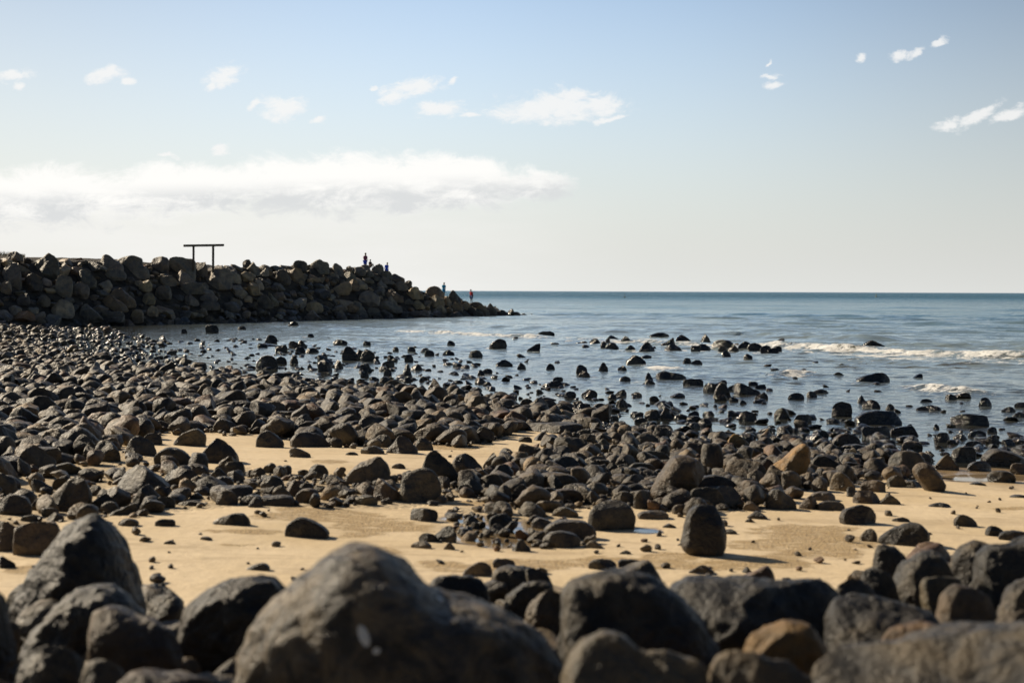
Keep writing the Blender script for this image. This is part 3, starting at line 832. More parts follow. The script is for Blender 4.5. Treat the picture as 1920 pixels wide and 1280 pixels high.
WATER = """
1448 1486 755 781 Tt
1488 1525 773 788 Dt
1477 1509 734 744 Dk
1513 1534 731 740 Dk
1525 1558 727 733 Fk
1561 1598 751 777 Bb the square brown rock in the shallows
1607 1628 736 750 Tk
1617 1652 746 761 Dk
1657 1678 752 763 Rk
1602 1696 764 792 Dk the turtle-backed rock in the shallows
1617 1676 795 816 Bg
1670 1729 793 812 Dk
1532 1555 803 817 Dk
1717 1768 755 764 Fk
1770 1796 733 744 Dk
1726 1750 743 748 Fk
1835 1861 738 755 Bk
1903 1935 747 757 Dk
1878 1906 757 765 Fk
1900 1930 767 776 Fk
1784 1854 771 792 Bk the black box-shaped rock in the shallows
1852 1874 796 804 Dk
1753 1784 804 823 Db
1788 1817 808 818 Dk
1816 1851 802 813 Dk
1848 1876 812 826 Dk
1877 1906 817 829 Dk
1808 1846 822 830 Fb
1748 1765 789 798 Tk
1604 1673 692 712 Rk the flat-topped black slab amid inner waves
1605 1668 634 652 Tk the pyramid rock in the white surf
1456 1472 632 638 Dk
1453 1467 647 654 Dk
1440 1461 649 659 Dk
1007 1041 622 630 Dk the low rock in the outer wave line
982 1014 645 659 Wk the shark-fin rock
1105 1126 635 642 Fk
1134 1148 631 641 Tk
1140 1160 628 636 Fk
1163 1184 631 641 Lk
1218 1259 624 630 Fk
1234 1267 633 648 Wk
1267 1297 627 640 Lk
1195 1234 640 657 Tg
1126 1141 641 652 Lk
1135 1162 644 653 Fk
1170 1195 648 656 Tk
1242 1281 644 655 Tk
1295 1315 646 656 Dg
1305 1333 645 653 Fk
1334 1376 636 651 Dk the broad black rock among the surf rocks
1345 1367 647 657 Dk
1366 1387 645 656 Lk
1383 1410 638 651 Rk
1400 1431 643 654 Dg
1425 1448 648 658 Dk
1354 1371 657 666 Dk
1394 1412 664 670 Dk
1312 1334 627 638 Tl
1173 1212 668 682 Lk the humped black rock above the small breaker
1280 1297 672 679 Dk
1293 1319 675 681 Fk
968 989 683 692 Tk
1022 1044 682 692 Tk
1081 1102 686 701 Bk
1084 1108 700 706 Fr
1121 1143 681 694 Tk
1158 1176 687 693 Fk
1227 1288 696 710 Lk the wide tent-shaped rock
1207 1228 700 711 Tk
1200 1229 711 719 Fk
1163 1184 705 713 Dk
1280 1319 709 721 Bk
1318 1350 715 732 Dk
1340 1366 707 722 Dk
1333 1377 713 743 Tb the brown pyramid rock in the shallows
1375 1432 716 737 Vk
1362 1396 720 730 Fk
1415 1438 713 725 Dk
1340 1364 737 749 Db
1367 1386 742 750 Dk
1385 1406 746 754 Tk
1415 1441 733 745 Rb
1030 1056 714 725 Dk
1037 1057 707 714 Dg
1015 1031 720 725 Fk
1094 1121 728 745 Rb
1057 1082 734 745 Dk
1140 1158 739 747 Dk
1152 1177 730 741 Rg
1186 1205 735 742 Dk
1154 1178 745 762 Lg
1385 1421 769 786 Db
1365 1382 767 779 Dk
1318 1345 767 776 Fk
1290 1312 768 778 Dk
540 560 607 616 Dk
575 591 628 635 Tk
492 521 635 648 Dk
483 503 648 656 Dk
541 560 645 656 Db
558 577 645 656 Lb
516 540 653 665 Bb
553 573 657 666 Dk
573 598 658 665 Fb
624 653 642 650 Dk
681 696 643 651 Dk
642 674 654 679 Lk the tallest rock in the left shallows
664 690 652 678 Tk
676 704 662 680 Dk
700 714 675 682 Dk
724 740 671 679 Dk
758 776 669 680 Dk
795 815 661 669 Dk
716 741 680 692 Bb
711 727 690 697 Fk
673 699 687 700 Lb
753 775 686 707 Tk the two-tiered black rock
587 628 673 688 Lk
596 626 680 700 Dk
623 646 679 693 Tb
480 523 674 695 Db
544 560 676 687 Db
516 541 675 686 Fk
575 588 687 694 Tk
720 736 697 706 Dk
676 693 703 710 Fk
651 665 710 716 Dk
690 712 709 716 Fb
709 735 711 720 Db
757 771 711 718 Dk
785 798 710 717 Tk
596 632 711 727 Wg
916 951 637 654 Rb the right-leaning rock in the calm bay
877 906 661 671 Dk
929 962 680 687 Fk
830 853 661 667 Fk
839 854 641 648 Lk
890 911 711 720 Dk
906 923 717 724 Dk
893 912 697 705 Tk
905 924 694 701 Dg
770 793 688 696 Fk
736 748 655 661 Dk
765 780 655 662 Dk
385 412 616 629 Bk
340 352 622 630 Dk
445 462 617 622 Fk
1400 1422 712 720 Fk
"""
ARMOUR = """
0 40 492 542 Dg
12 44 478 492 Dg
58 111 478 520 Rg the great block on the left skyline
187 233 480 513 Vg
215 268 483 499 Rg
233 281 487 518 Vg the sloping block left of the timber frame
282 316 486 511 Bg
42 80 519 552 Dk
105 135 518 563 Bl the upright slab low on the breakwater's left
138 183 508 546 Dg
130 168 528 566 Rg
205 256 535 581 Vb the long brown shoulder of rock
190 241 552 590 Vb
95 138 565 602 Bl the pale cube-like rock near the foot
30 56 555 579 Dk
70 94 556 581 Dg
0 22 530 558 Dl
150 196 575 609 Vg
190 234 588 613 Bg
245 269 584 611 Bt
25 66 587 609 Dr
290 321 538 566 Dg
260 285 528 551 Dt
267 291 550 576 Dt
275 299 575 598 Lt
160 202 495 513 Vg
195 236 505 531 Dg
315 367 482 520 Bg the broad block under the frame's left end
362 390 488 516 Dg
379 435 505 546 Bg the biggest block below the frame's right post
333 374 508 546 Vl
335 384 532 556 Dg
300 332 522 541 Bg
300 322 538 566 Dg
457 488 490 513 Lg
454 470 488 501 Dk
446 476 508 531 Rt the sunlit tan-topped block right of the frame
462 488 530 557 Dt
478 496 520 546 Vl
483 511 494 513 Vg
487 505 505 521 Ul
515 546 507 536 Dg
543 571 498 531 Bb
548 576 490 506 Dk
575 617 488 509 Rg
374 408 552 568 Fg
375 413 565 586 Dg
480 513 552 581 Lg
500 523 549 576 Vl
345 374 550 577 Vg
566 606 568 589 Dt
564 606 583 605 Tl the streaky wet pointed rock at the foot
397 428 601 610 Dl
440 464 601 611 Dk
385 406 596 607 Lt
425 441 602 610 Dg
462 481 599 610 Lk
322 343 599 613 Dg
600 618 488 511 Dg
621 646 494 514 Lg
647 660 500 509 Dg
660 687 501 515 Dg
674 696 497 507 Dg
695 720 496 511 Rg the dark crown block beside the seated child
640 667 505 527 Rg
617 665 529 554 Rt the flat overhanging rock with a sunlit yellow top
643 676 525 547 Rb
664 691 518 544 Vl the pale oblong rock leaning right
680 702 518 533 Vg
676 700 508 521 Rg
712 736 509 523 Dg
734 761 514 529 Vg
758 773 526 537 Dg
713 741 520 534 Vg
729 766 530 546 Fg
723 757 539 567 Vb
671 714 546 576 Dg
709 756 565 589 Bg
727 746 553 576 Vl
756 792 538 562 Rt
772 798 562 581 Lt
757 776 560 572 Rg
647 674 568 587 Rb
660 690 562 596 Vg
688 713 575 598 Dg
627 652 580 603 Tl
655 673 588 602 Dg
663 697 594 604 Fl
697 718 592 601 Dk
712 738 579 596 Vg
719 738 590 601 Lk
746 767 585 598 Dk
766 807 582 598 El the long wet pale rock at the waterline
797 835 536 559 Db the wide block below the child in bright blue
840 867 544 568 Lk the smooth domed rock against the sea
805 833 553 578 Bt
832 851 553 575 Dt
844 873 566 587 Lb
864 882 564 577 Dt
880 907 566 575 Fg
873 907 570 596 Lk the wet-ridged rock below the child in red
893 918 570 592 Bb
911 933 567 594 Lg
921 932 571 584 Uk
855 888 583 597 Tk
808 838 583 598 Dl
806 838 574 590 Rt
838 870 585 598 Fl
929 952 581 593 Dk
950 966 575 587 Tk the pointed rock at the breakwater's tip
959 976 584 593 Dl
975 989 587 593 Fk
994 1000 587 591 Tk
"""
POLY = {  # traced outlines for the boulders with the most telling shapes
 'tilt': ([(1219,927),(1232,893),(1250,862),(1268,848),(1300,852),(1322,868),(1325,885),(1312,905),(1295,930),(1272,940),(1245,930)], 'b', 'the bulky leaning boulder with an eye-like pit'),
 'twist': ([(1315,862),(1317,832),(1326,827),(1350,827),(1356,840),(1360,868),(1350,885),(1325,886)], 'g', 'the tall twisted boulder behind the leaning one'),
 'stand': ([(1276,1026),(1281,990),(1291,955),(1305,940),(1328,937),(1346,947),(1358,972),(1364,1005),(1359,1030),(1340,1040),(1300,1034)], 'k', 'the tall upright boulder'),
 'ochre': ([(1443,880),(1450,868),(1475,852),(1493,832),(1508,824),(1520,832),(1523,850),(1515,878),(1500,892),(1470,897),(1448,894)], 'o', 'the orange boot-shaped boulder'),
 'lean': ([(1712,873),(1721,862),(1735,859),(1750,868),(1768,888),(1777,904),(1768,913),(1742,915),(1726,900),(1715,886)], 'b', 'the brown boulder leaning over the right sand'),
}
# foreground: outline, distance (m), colour, landmark phrase
FORE = [
 ([(8,1180),(20,1140),(60,1085),(90,1020),(118,985),(155,964),(190,972),(222,1000),(240,1040),(255,1090),(272,1140),(272,1190),(150,1230),(30,1220)], 8.0, 'k', 'the tall blurred boulder at lower left'),
 ([(32,1215),(60,1180),(100,1140),(140,1112),(180,1098),(215,1105),(245,1130),(268,1160),(275,1215),(200,1260),(60,1250)], 7.0, 'g', None),
 ([(172,1240),(172,1165),(190,1145),(225,1140),(262,1160),(290,1165),(330,1185),(350,1215),(348,1250),(310,1275),(200,1275)], 6.3, 'b', 'the two-lobed boulder at lower left'),
 ([(36,1290),(45,1250),(65,1218),(100,1207),(135,1220),(158,1245),(165,1290),(100,1320)], 5.8, 'g', None),
 ([(150,1290),(155,1250),(180,1236),(212,1243),(238,1265),(245,1300),(190,1320)], 5.5, 'g', None),
 ([(205,1310),(225,1275),(270,1260),(340,1256),(390,1262),(420,1285),(425,1330),(300,1350)], 5.1, 'b', None),
 ([(-90,1300),(-60,1120),(-20,1090),(8,1120),(12,1180),(40,1230),(45,1270),(0,1320)], 6.2, 'k', 'the black boulder cut by the lower left corner'),
 ([(0,1200),(4,1172),(22,1167),(40,1175),(44,1200),(30,1225),(8,1220)], 7.2, 'b', None),
 ([(8,1150),(18,1118),(40,1100),(62,1095),(66,1120),(50,1150),(20,1160)], 8.8, 'g', None),
 ([(326,1190),(345,1150),(380,1118),(430,1092),(480,1085),(515,1090),(545,1120),(540,1210),(490,1255),(390,1250),(335,1225)], 6.9, 'k', 'the sleek black boulder left of the biggest'),
 ([(266,1130),(270,1104),(290,1098),(318,1108),(330,1130),(310,1142)], 9.0, 'k', None),
 ([(272,1165),(276,1128),(300,1117),(335,1120),(350,1138),(345,1165),(318,1182)], 8.3, 'g', None),
 ([(415,1290),(432,1235),(455,1150),(480,1105),(520,1070),(580,1040),(625,1015),(665,1005),(700,1008),(735,1025),(775,1062),(815,1092),(860,1118),(910,1138),(965,1160),(1025,1190),(1075,1230),(1088,1300),(900,1380),(600,1380),(430,1350)], 5.4, 'HERO', 'the biggest mottled boulder in the foreground'),
 ([(802,1120),(808,1085),(830,1075),(870,1075),(905,1092),(926,1122),(920,1150),(860,1165),(810,1150)], 8.2, 'k', None),
 ([(925,1085),(928,1066),(955,1058),(1000,1060),(1025,1078),(1015,1098),(975,1106),(935,1100)], 9.6, 'g', None),
 ([(985,1070),(1000,1058),(1025,1062),(1045,1090),(1050,1125),(1010,1120)], 9.3, 'k', None),
 ([(941,1160),(950,1120),(975,1095),(1010,1083),(1038,1086),(1045,1110),(1020,1150),(975,1175)], 8.2, 'g', None),
 ([(968,1180),(980,1145),(1005,1115),(1035,1098),(1062,1100),(1065,1150),(1050,1195),(1000,1200)], 7.6, 'b', None),
 ([(1042,1160),(1045,1110),(1060,1080),(1100,1064),(1155,1062),(1225,1082),(1280,1110),(1320,1150),(1348,1190),(1353,1225),(1320,1260),(1200,1270),(1080,1230),(1050,1195)], 6.3, 'k', 'the black seal-like boulder'),
 ([(1046,1300),(1058,1240),(1085,1202),(1128,1183),(1175,1188),(1212,1214),(1268,1217),(1318,1242),(1336,1290),(1330,1350),(1180,1380),(1060,1350)], 4.9, 't', 'the tan lumpy boulder cut by the bottom edge'),
 ([(1245,1130),(1250,1095),(1290,1074),(1350,1070),(1430,1076),(1500,1080),(1555,1082),(1590,1110),(1590,1180),(1530,1230),(1400,1240),(1300,1190)], 7.0, 'k', 'the long black ridge of rock'),
 ([(1325,1310),(1333,1255),(1345,1212),(1370,1194),(1400,1192),(1440,1212),(1490,1232),(1530,1260),(1548,1320),(1430,1370)], 4.9, 't', 'the pale brown sloping boulder at the bottom edge'),
 ([(1394,1205),(1410,1180),(1440,1160),(1480,1149),(1520,1157),(1548,1185),(1572,1215),(1565,1255),(1480,1280),(1405,1250)], 5.7, 'o', 'the orange foreground boulder'),
 ([(1524,1262),(1535,1232),(1570,1218),(1640,1205),(1720,1188),(1800,1176),(1870,1166),(1950,1168),(2020,1190),(2040,1330),(1800,1400),(1560,1370)], 4.9, 'g', 'the huge low boulder in the lower right corner'),
 ([(1640,1200),(1660,1170),(1690,1150),(1705,1148),(1740,1140),(1790,1150),(1815,1180),(1800,1225),(1700,1240)], 5.9, 'r', 'the rusty-sided boulder at lower right'),
 ([(1552,1150),(1570,1115),(1610,1104),(1660,1110),(1710,1122),(1760,1135),(1790,1170),(1740,1215),(1620,1220),(1560,1200)], 6.5, 'k', None),
 ([(1556,1120),(1565,1085),(1585,1060),(1600,1054),(1620,1068),(1645,1105),(1660,1140),(1600,1150)], 7.6, 'g', None),
 ([(1612,1100),(1618,1066),(1640,1056),(1665,1060),(1688,1090),(1700,1125),(1660,1140),(1620,1130)], 8.0, 'k', None),
 ([(1635,1050),(1642,1012),(1660,1003),(1685,1012),(1706,1035),(1702,1060),(1665,1070),(1640,1065)], 9.4, 'g', None),
 ([(1668,1090),(1690,1045),(1720,1020),(1755,1016),(1785,1045),(1812,1085),(1815,1125),(1750,1140),(1690,1125)], 8.2, 'g', 'the pitted boulder with a dark hole'),
 ([(1724,1085),(1732,1065),(1765,1062),(1810,1075),(1822,1100),(1790,1120),(1745,1115)], 7.7, 't', None),
 ([(1750,1140),(1765,1110),(1795,1087),(1825,1085),(1858,1105),(1882,1135),(1870,1170),(1800,1180)], 6.9, 't', None),
 ([(1770,1050),(1790,1022),(1825,1002),(1850,1000),(1872,1012),(1880,1045),(1850,1080),(1790,1080)], 9.0, 'g', None),
 ([(1828,1070),(1835,1030),(1858,1012),(1900,1008),(1950,990),(2000,1000),(2010,1080),(1950,1120),(1860,1110)], 8.2, 'k', 'the massive dark boulder at the right edge'),
 ([(1872,1120),(1885,1085),(1915,1062),(1960,1055),(1990,1090),(1985,1140),(1900,1150)], 7.2, 'g', None),
 ([(1846,1200),(1852,1155),(1875,1128),(1910,1115),(1970,1120),(2000,1180),(1960,1230),(1870,1235)], 5.9, 'b', None),
 ([(1748,1300),(1765,1272),(1800,1259),(1840,1262),(1870,1285),(1880,1330),(1800,1350)], 4.4, 't', None),
 ([(-10,1290),(0,1255),(20,1250),(40,1262),(48,1300),(20,1320)], 5.3, 'g', None),
]

sea()
ROCKS = []     # dict(obj, px, py, w, phrase, desc, zone)
def add_rock(o, px, py, wpx, phrase, desc, zone): ROCKS.append(dict(o=o, px=px, py=py, w=wpx, ph=phrase, desc=desc, zone=zone))
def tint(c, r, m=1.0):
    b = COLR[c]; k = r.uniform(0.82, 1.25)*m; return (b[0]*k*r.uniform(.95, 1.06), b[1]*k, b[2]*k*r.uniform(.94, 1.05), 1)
_seed = [0]
def parse(txt):
    for ln in txt.strip().splitlines():
        p = ln.split(None, 5); x0, x1, yt, yb = map(float, p[:4]); yield x0, x1, yt, yb, p[4][0], p[4][1], (p[5] if len(p) > 5 else None)
OCC = []        # occupied discs x, y, r
def place_placed(txt, zone, name, mat, zf, sub, drat, sharp, sink, group):
    for x0, x1, yt, yb, sh, co, ph in parse(txt):
        _seed[0] += 1; r = np.random.RandomState(_seed[0]); cx = (x0+x1)/2
        t = hit(cx, yb if zone != 'armour' else (yb*0.75+yt*0.25), zf)
        wpx = x1-x0; wm = wpx*t/F; D = wm*0.5*drat*r.uniform(0.8, 1.15)
        hm = (yb-yt)*t/F; D = min(D, max(hm, wm*0.5)*0.9+0.05)
        if zone == 'armour': D = max(0.45*wm, 0.45*hm); tc = t
        else: tc = t+D*0.9
        x = (cx-960)/F*tc; gz = float(zf(np.array([x]), np.array([tc]))[0])
        ztop = CAMZ-(yt-hrow(cx))/F*(tc+ (0.1*D if zone != 'armour' else 0))
        if zone == 'water': ztop += 0.06*(t > 40)+0.03
        if zone == 'armour': gz = CAMZ-(yb-hrow(cx))/F*tc; sk_ = (0.45 if yt < np.interp(cx, SKPX, SKPY)+4 else 0.08)*(yb-yt)*tc/F
        else: sk_ = sink*max(ztop-gz, .05)+(0.12 if zone == 'water' else 0.02)
        H = max(ztop-gz, 0.03); W = wpx*tc/F
        P = chaikin(PROF[sh], 1 if zone in ('water', 'armour') else 2)
        P = P+r.uniform(-.015, .015, P.shape)*0
        P = np.stack([(P[:, 0]-0.5)*W, P[:, 1]*H], -1)
        P[:, 0] *= 1.03; low = P[:, 1] < 0.18*H; P[low, 1] -= sk_
        me = profile_mesh(name, P, D, sub, _seed[0], sharp, 0.045 if zone != 'water' else 0.06)
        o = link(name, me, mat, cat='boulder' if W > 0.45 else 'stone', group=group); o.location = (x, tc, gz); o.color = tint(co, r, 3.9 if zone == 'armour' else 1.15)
        add_rock(o, cx, (yt+yb)/2, wpx, ph, CNAME[co]+' '+SHAPEW[sh], zone); OCC.append((x, tc, 0.42*W, zone))
G_B = 'basalt boulders and stones strewn over the beach'; G_W = 'dark rocks standing in the shallow water'; G_A = 'armour rocks piled on the breakwater'; G_F = 'big boulders along the near edge of the beach'
place_placed(BEACH, 'beach', 'beach_boulder', M_BEACH, surf_z, 3, 0.95, 0.8, 0.15, G_B)
place_placed(WATER, 'water', 'sea_rock', M_SEA, surf_z, 3, 0.8, 0.9, 0.1, G_W)
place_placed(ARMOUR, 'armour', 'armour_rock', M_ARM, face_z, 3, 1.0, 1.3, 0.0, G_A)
for key, (pts, co, ph) in POLY.items():
    _seed[0] += 1; P = np.array(pts, float); cx = (P[:, 0].min()+P[:, 0].max())/2; yb = P[:, 1].max()
    t = hit(cx, yb); D = (P[:, 0].max()-P[:, 0].min())*t/F*0.42; tc = t+D*0.85; x = (cx-960)/F*tc
    gz = float(surf_z(np.array([x]), np.array([tc]))[0])
    Q = np.stack([(P[:, 0]-cx)*tc/F, CAMZ-(P[:, 1]-hrow(cx))*tc/F-gz], -1)
    Q[Q[:, 1] < 0.04, 1] -= 0.05
    o = link('beach_boulder', profile_mesh('beach_boulder', chaikin(Q, 2), D, 4, _seed[0], 0.2, 0.035, 0.72), M_BEACH, cat='boulder', group=G_B)
    o.location = (x, tc, gz); o.color = tint(co, np.random.RandomState(3)); OCC.append((x, tc, 0.4*(Q[:, 0].max()-Q[:, 0].min()), 'beach'))
    add_rock(o, cx, P[:, 1].mean(), np.ptp(P[:, 0]), ph, CNAME[co], 'beach')
for pts, dist, co, ph in FORE:
    _seed[0] += 1; P = np.array(pts, float); cx = (P[:, 0].min()+P[:, 0].max())/2; x = (cx-960)/F*dist
    gz = float(surf_z(np.array([x]), np.array([dist]))[0])
    Q = np.stack([(P[:, 0]-cx)*dist/F, CAMZ-(P[:, 1]-hrow(cx))*dist/F-gz], -1)
    zm = Q[:, 1].min(); mid = Q[:, 1].mean()
    if zm > -0.06: Q[Q[:, 1] < mid, 1] = mid-(mid-Q[Q[:, 1] < mid, 1])*(mid+0.06)/(mid-zm)
    W = np.ptp(Q[:, 0]); H = np.ptp(Q[:, 1]); D = 0.46*min(W, H*1.25)
    if co == 'HERO': m, c = M_HERO, (0.050, 0.046, 0.042, 1); D = 0.40
    else: m, c = M_BEACH, tint(co, np.random.RandomState(_seed[0]), 0.85)
    o = link('foreground_boulder', profile_mesh('foreground_boulder', chaikin(Q, 2), D, 5, _seed[0], 0.20, 0.065 if co != 'HERO' else 0.062, 0.68), m, cat='boulder', group=G_F)
    o.location = (x, dist, gz); o.color = c; OCC.append((x, dist, 0.36*W, 'fore'))
    add_rock(o, cx, P[:, 1].min()+30, np.ptp(P[:, 0]), ph, CNAME.get(co, 'mottled grey'), 'fore')

# ------------------------------------------------------------------ scattered stones
class Hash:
    def __init__(s, c): s.c = c; s.d = {}
    def near(s, x, y, r, k):
        n = int(math.ceil((r+s.mx)/s.c)) if hasattr(s, 'mx') else 1
        i, j = int(x//s.c), int(y//s.c)
        for a in range(i-n, i+n+1):
            for b in range(j-n, j+n+1):
                for (u, v, q) in s.d.get((a, b), ()):
                    if (u-x)**2+(v-y)**2 < (k*(q+r))**2: return True
        return False
    def add(s, x, y, r): s.mx = max(getattr(s, 'mx', 0), r); s.d.setdefault((int(x//s.c), int(y//s.c)), []).append((x, y, r))
auto = []
def scatter(poly, n, smin, smax, kover, dk, zone, box, near_first=True, pw=1.6, hs=None):
    x0, x1, y0, y1 = box; r = np.random.RandomState(n+len(auto))
    # uniform over the ground, by screening candidates drawn denser where they read larger
    v = r.uniform(0, 1, n); Y = 1/(1/y0+(1/y1-1/y0)*v) if y1/y0 > 2 else y0+(y1-y0)*v
    U = r.uniform(x0, x1, n); X = U*Y
    g = ground_z(X, Y); px, py = proj(X, Y, np.maximum(g, 0)); ok = inpoly(px+25*r.normal(size=n)*0.4, py+4*r.normal(size=n)*(Y < 60), poly)
    X, Y, g = X[ok], Y[ok], g[ok]
    sz = smin+(smax-smin)*r.uniform(0, 1, len(X))**pw; sz = np.maximum(sz, dk*Y*r.uniform(0.6, 1.25, len(X))*np.where(r.uniform(0, 1, len(X)) < 0.06, 1.9, 1.0))
    if poly is FIELD1:
        sh_ = shore(X, Y); keep = (Y < 27) | (r.uniform(0, 1, len(X)) < 0.10+0.90*sstep(sh_, -2.5, 4.0)); X, Y, g, sz = X[keep], Y[keep], g[keep], sz[keep]
    order = np.argsort(-sz)
    for i in order:
        s = sz[i]*0.5
        if hs.near(X[i], Y[i], s, kover*(1.45 if (poly is FIELD1 and g[i] < 0.03 and Y[i] > 27) else 1)): continue
        if zone == 'water' and g[i] > 0.03: continue
        hs.add(X[i], Y[i], s); auto.append((X[i], Y[i], max(g[i], 0 if zone == 'water' else -0.05), sz[i], zone))
hs = Hash(0.6)
for x, y, r_, z_ in OCC:
    if z_ != 'armour': hs.add(x, y, r_*0.9)
U_ = (-0.46, 0.44)
scatter(FIELD1, 210000, 0.07, 0.46, 0.80, 0.0031, 'beach', (-0.46, 0.1, 15, 112), hs=hs, pw=4.0)
scatter(FIELD2, 24000, 0.04, 0.30, 0.90, 0.0018, 'beach', (-0.05, 0.4, 13, 30), hs=hs, pw=4.5)
scatter(FIELD3, 2200, 0.04, 0.30, 0.95, 0.003, 'beach', (-0.46, -0.1, 10, 24), hs=hs, pw=2.2)
scatter(FIELD4, 2600, 0.035, 0.20, 0.9, 0.003, 'beach', (-0.25, 0.02, 11, 22), hs=hs, pw=2.2)
scatter(FIELD5, 900, 0.04, 0.16, 0.9, 0.002, 'beach', (-0.1, 0.1, 10, 18), hs=hs, pw=2.0)
scatter(FIELD6, 9000, 0.10, 0.40, 0.86, 0.004, 'fore', (-0.62, 0.62, 2.6, 11), hs=hs, pw=1.6)
scatter(SHAL1, 3400, 0.10, 0.34, 1.1, 0.004, 'water', (-0.25, 0.42, 20, 80), hs=hs, pw=2.0)
scatter(SHAL2, 170, 0.12, 0.40, 1.6, 0.005, 'water', (-0.2, 0.42, 26, 100), hs=hs, pw=1.8)
# a few loose stones on the open sand
scatter([(0,850),(1300,850),(1900,900),(1900,1100),(0,1100)], 420, 0.025, 0.10, 2.0, 0.001, 'beach', (-0.35, 0.36, 8.5, 22), hs=hs)

mesh_cache = {}
def proto_mesh(kind, i, sub):
    k = (kind, i, sub)
    if k not in mesh_cache:
        V, Fc = (PR if kind == 'r' else PRA)[sub][i]; me = np_mesh('stone_mesh' if kind == 'r' else 'armour_mesh', V, Fc)
        mesh_cache[k] = me
    return mesh_cache[k]
def shape_params(r, s, armour=False):
    if armour: return np.array([s*0.5*r.uniform(0.85, 1.35), s*0.5*r.uniform(0.8, 1.1), s*0.5*r.uniform(0.55, 0.95)]), (r.uniform(-.5, .5), r.uniform(-.4, .4), r.uniform(0, 6.28))
    return np.array([s*0.5*r.uniform(0.90, 1.3), s*0.5*r.uniform(0.70, 1.0), s*0.5*r.uniform(0.45, 0.95)]), (r.uniform(-.6, .6), r.uniform(-.4, .4), r.uniform(0, 6.28))
class Pile:
    def __init__(s): s.V = []; s.F = []; s.n = 0
    def add(s, V, Fc): s.V.append(V); s.F.append(Fc+s.n); s.n += len(V)
    def build(s, name, mat, label): return link(name, np_mesh(name, np.concatenate(s.V), np.concatenate(s.F)), mat, label=label, kind='stuff')
ar = np.random.RandomState(77)
counts = {'beach': len([1 for k in ROCKS if k['zone'] in ('beach', 'fore')]), 'water': len([1 for k in ROCKS if k['zone'] == 'water'])}
auto.sort(key=lambda a: -a[3]/a[1])
limit = {'beach': 300-counts['beach'], 'water': 60, 'fore': 0}
limit['fore'] = 0
budget = {'beach': max(0, 300-counts['beach']), 'water': 90}
pile_b = Pile(); pile_w = Pile(); CK = ['g', 'l', 'b', 'k', 'g', 't', 'b', 'l', 'g', 'r', 't']
for (x, y, g, s, zone) in auto:
    i = ar.randint(NPR); sc, rt = shape_params(ar, s)
    if zone == 'water': sc[2] *= 0.65; cz = g+sc[2]*ar.uniform(-0.1, 0.25)
    else: cz = g+sc[2]*ar.uniform(0.45, 0.85)
    if zone == 'fore': cz = g+sc[2]*ar.uniform(0.5, 1.0)
    wpx = s*F/y; px, py = proj(np.array([x]), np.array([y]), np.array([cz])); px, py = float(px[0]), float(py[0])
    zz = 'water' if zone == 'water' else 'beach'; vis = -10 < px < 1930 and (py-wpx*0.3) < 1270 and wpx > 10
    if vis and zone == 'fore' and y < 6.0: vis = False
    if budget[zz] > 0 and vis:
        budget[zz] -= 1; co = CK[ar.randint(len(CK))] if zz == 'beach' else ['k', 'k', 'g', 'b'][ar.randint(4)]
        o = link('beach_stone' if zz == 'beach' else 'sea_rock', proto_mesh('r', i, 3), M_BEACH, cat='stone', group=G_B if zz == 'beach' else G_W)
        o.material_slots[0].link = 'OBJECT'; o.material_slots[0].material = M_BEACH if zz == 'beach' else M_SEA
        o.location = (x, y, cz); o.scale = sc; o.rotation_mode = 'XYZ'; R = rot3(*rt)
        from mathutils import Matrix
        o.rotation_euler = Matrix(R.tolist()).to_euler(); o.color = tint(co, ar)
        add_rock(o, px, py, wpx, None, CNAME[co]+' '+('flat' if sc[2] < 0.55*sc[0] else 'rounded'), 'beach' if zone == 'beach' else zone)
    else:
        sub = 3 if wpx > 60 else (2 if wpx > 16 else 1)
        V, Fc = PR[sub][i]; V = (V*sc)@rot3(*rt).T+np.array([x, y, cz])
        (pile_w if zz == 'water' else pile_b).add(V, Fc)
pile_b.build('cobbles', M_STUFF, 'dense spread of dark rounded cobbles covering the beach')
if pile_w.n: pile_w.build('shallows_cobbles', M_SEA if False else M_STUFF, 'small wet cobbles breaking the surface of the shallows')

# breakwater: fill the face between the placed rocks
hb = Hash(1.0); pile_a = Pile(); av = []
for x, y, r_, z_ in OCC:
    if z_ == 'armour': a, s = bw_as(x, y); hb.add(a, s*1.25, r_*1.5)
for pas, n, lo, hi, ko in ((0, 2600, 0.9, 1.9, 0.80), (1, 9000, 0.45, 1.0, 0.78)):
    for _ in range(n):
        a = ar.uniform(-1.5, 92); s = ar.uniform(-0.3, 10.5); zc = float(crest(a))
        back = s-(zc/BSL); sz = ar.uniform(lo, hi)
        if back > 2.6 or (pas == 1 and back > 1): continue
        if a < 6: sz = min(sz, 1.0)
        if s < 1.2: sz = min(sz, 1.1)
        if hb.near(a, s*1.25, sz*0.5, ko): continue
        hb.add(a, s*1.25, sz*0.5)
        x = B1[0]+BD[0]*a-BN[0]*s; y = B1[1]+BD[1]*a-BN[1]*s
        z = min(s*BSL, zc)-0.22*sz-0.12-(0.15 if back > 0 else 0)
        if back > 0: z -= 0.1*back
        av.append((x, y, z, sz, pas, back))
av.sort(key=lambda q: -q[3]/q[1]); nb = 300-len([1 for k in ROCKS if k['zone'] == 'armour'])
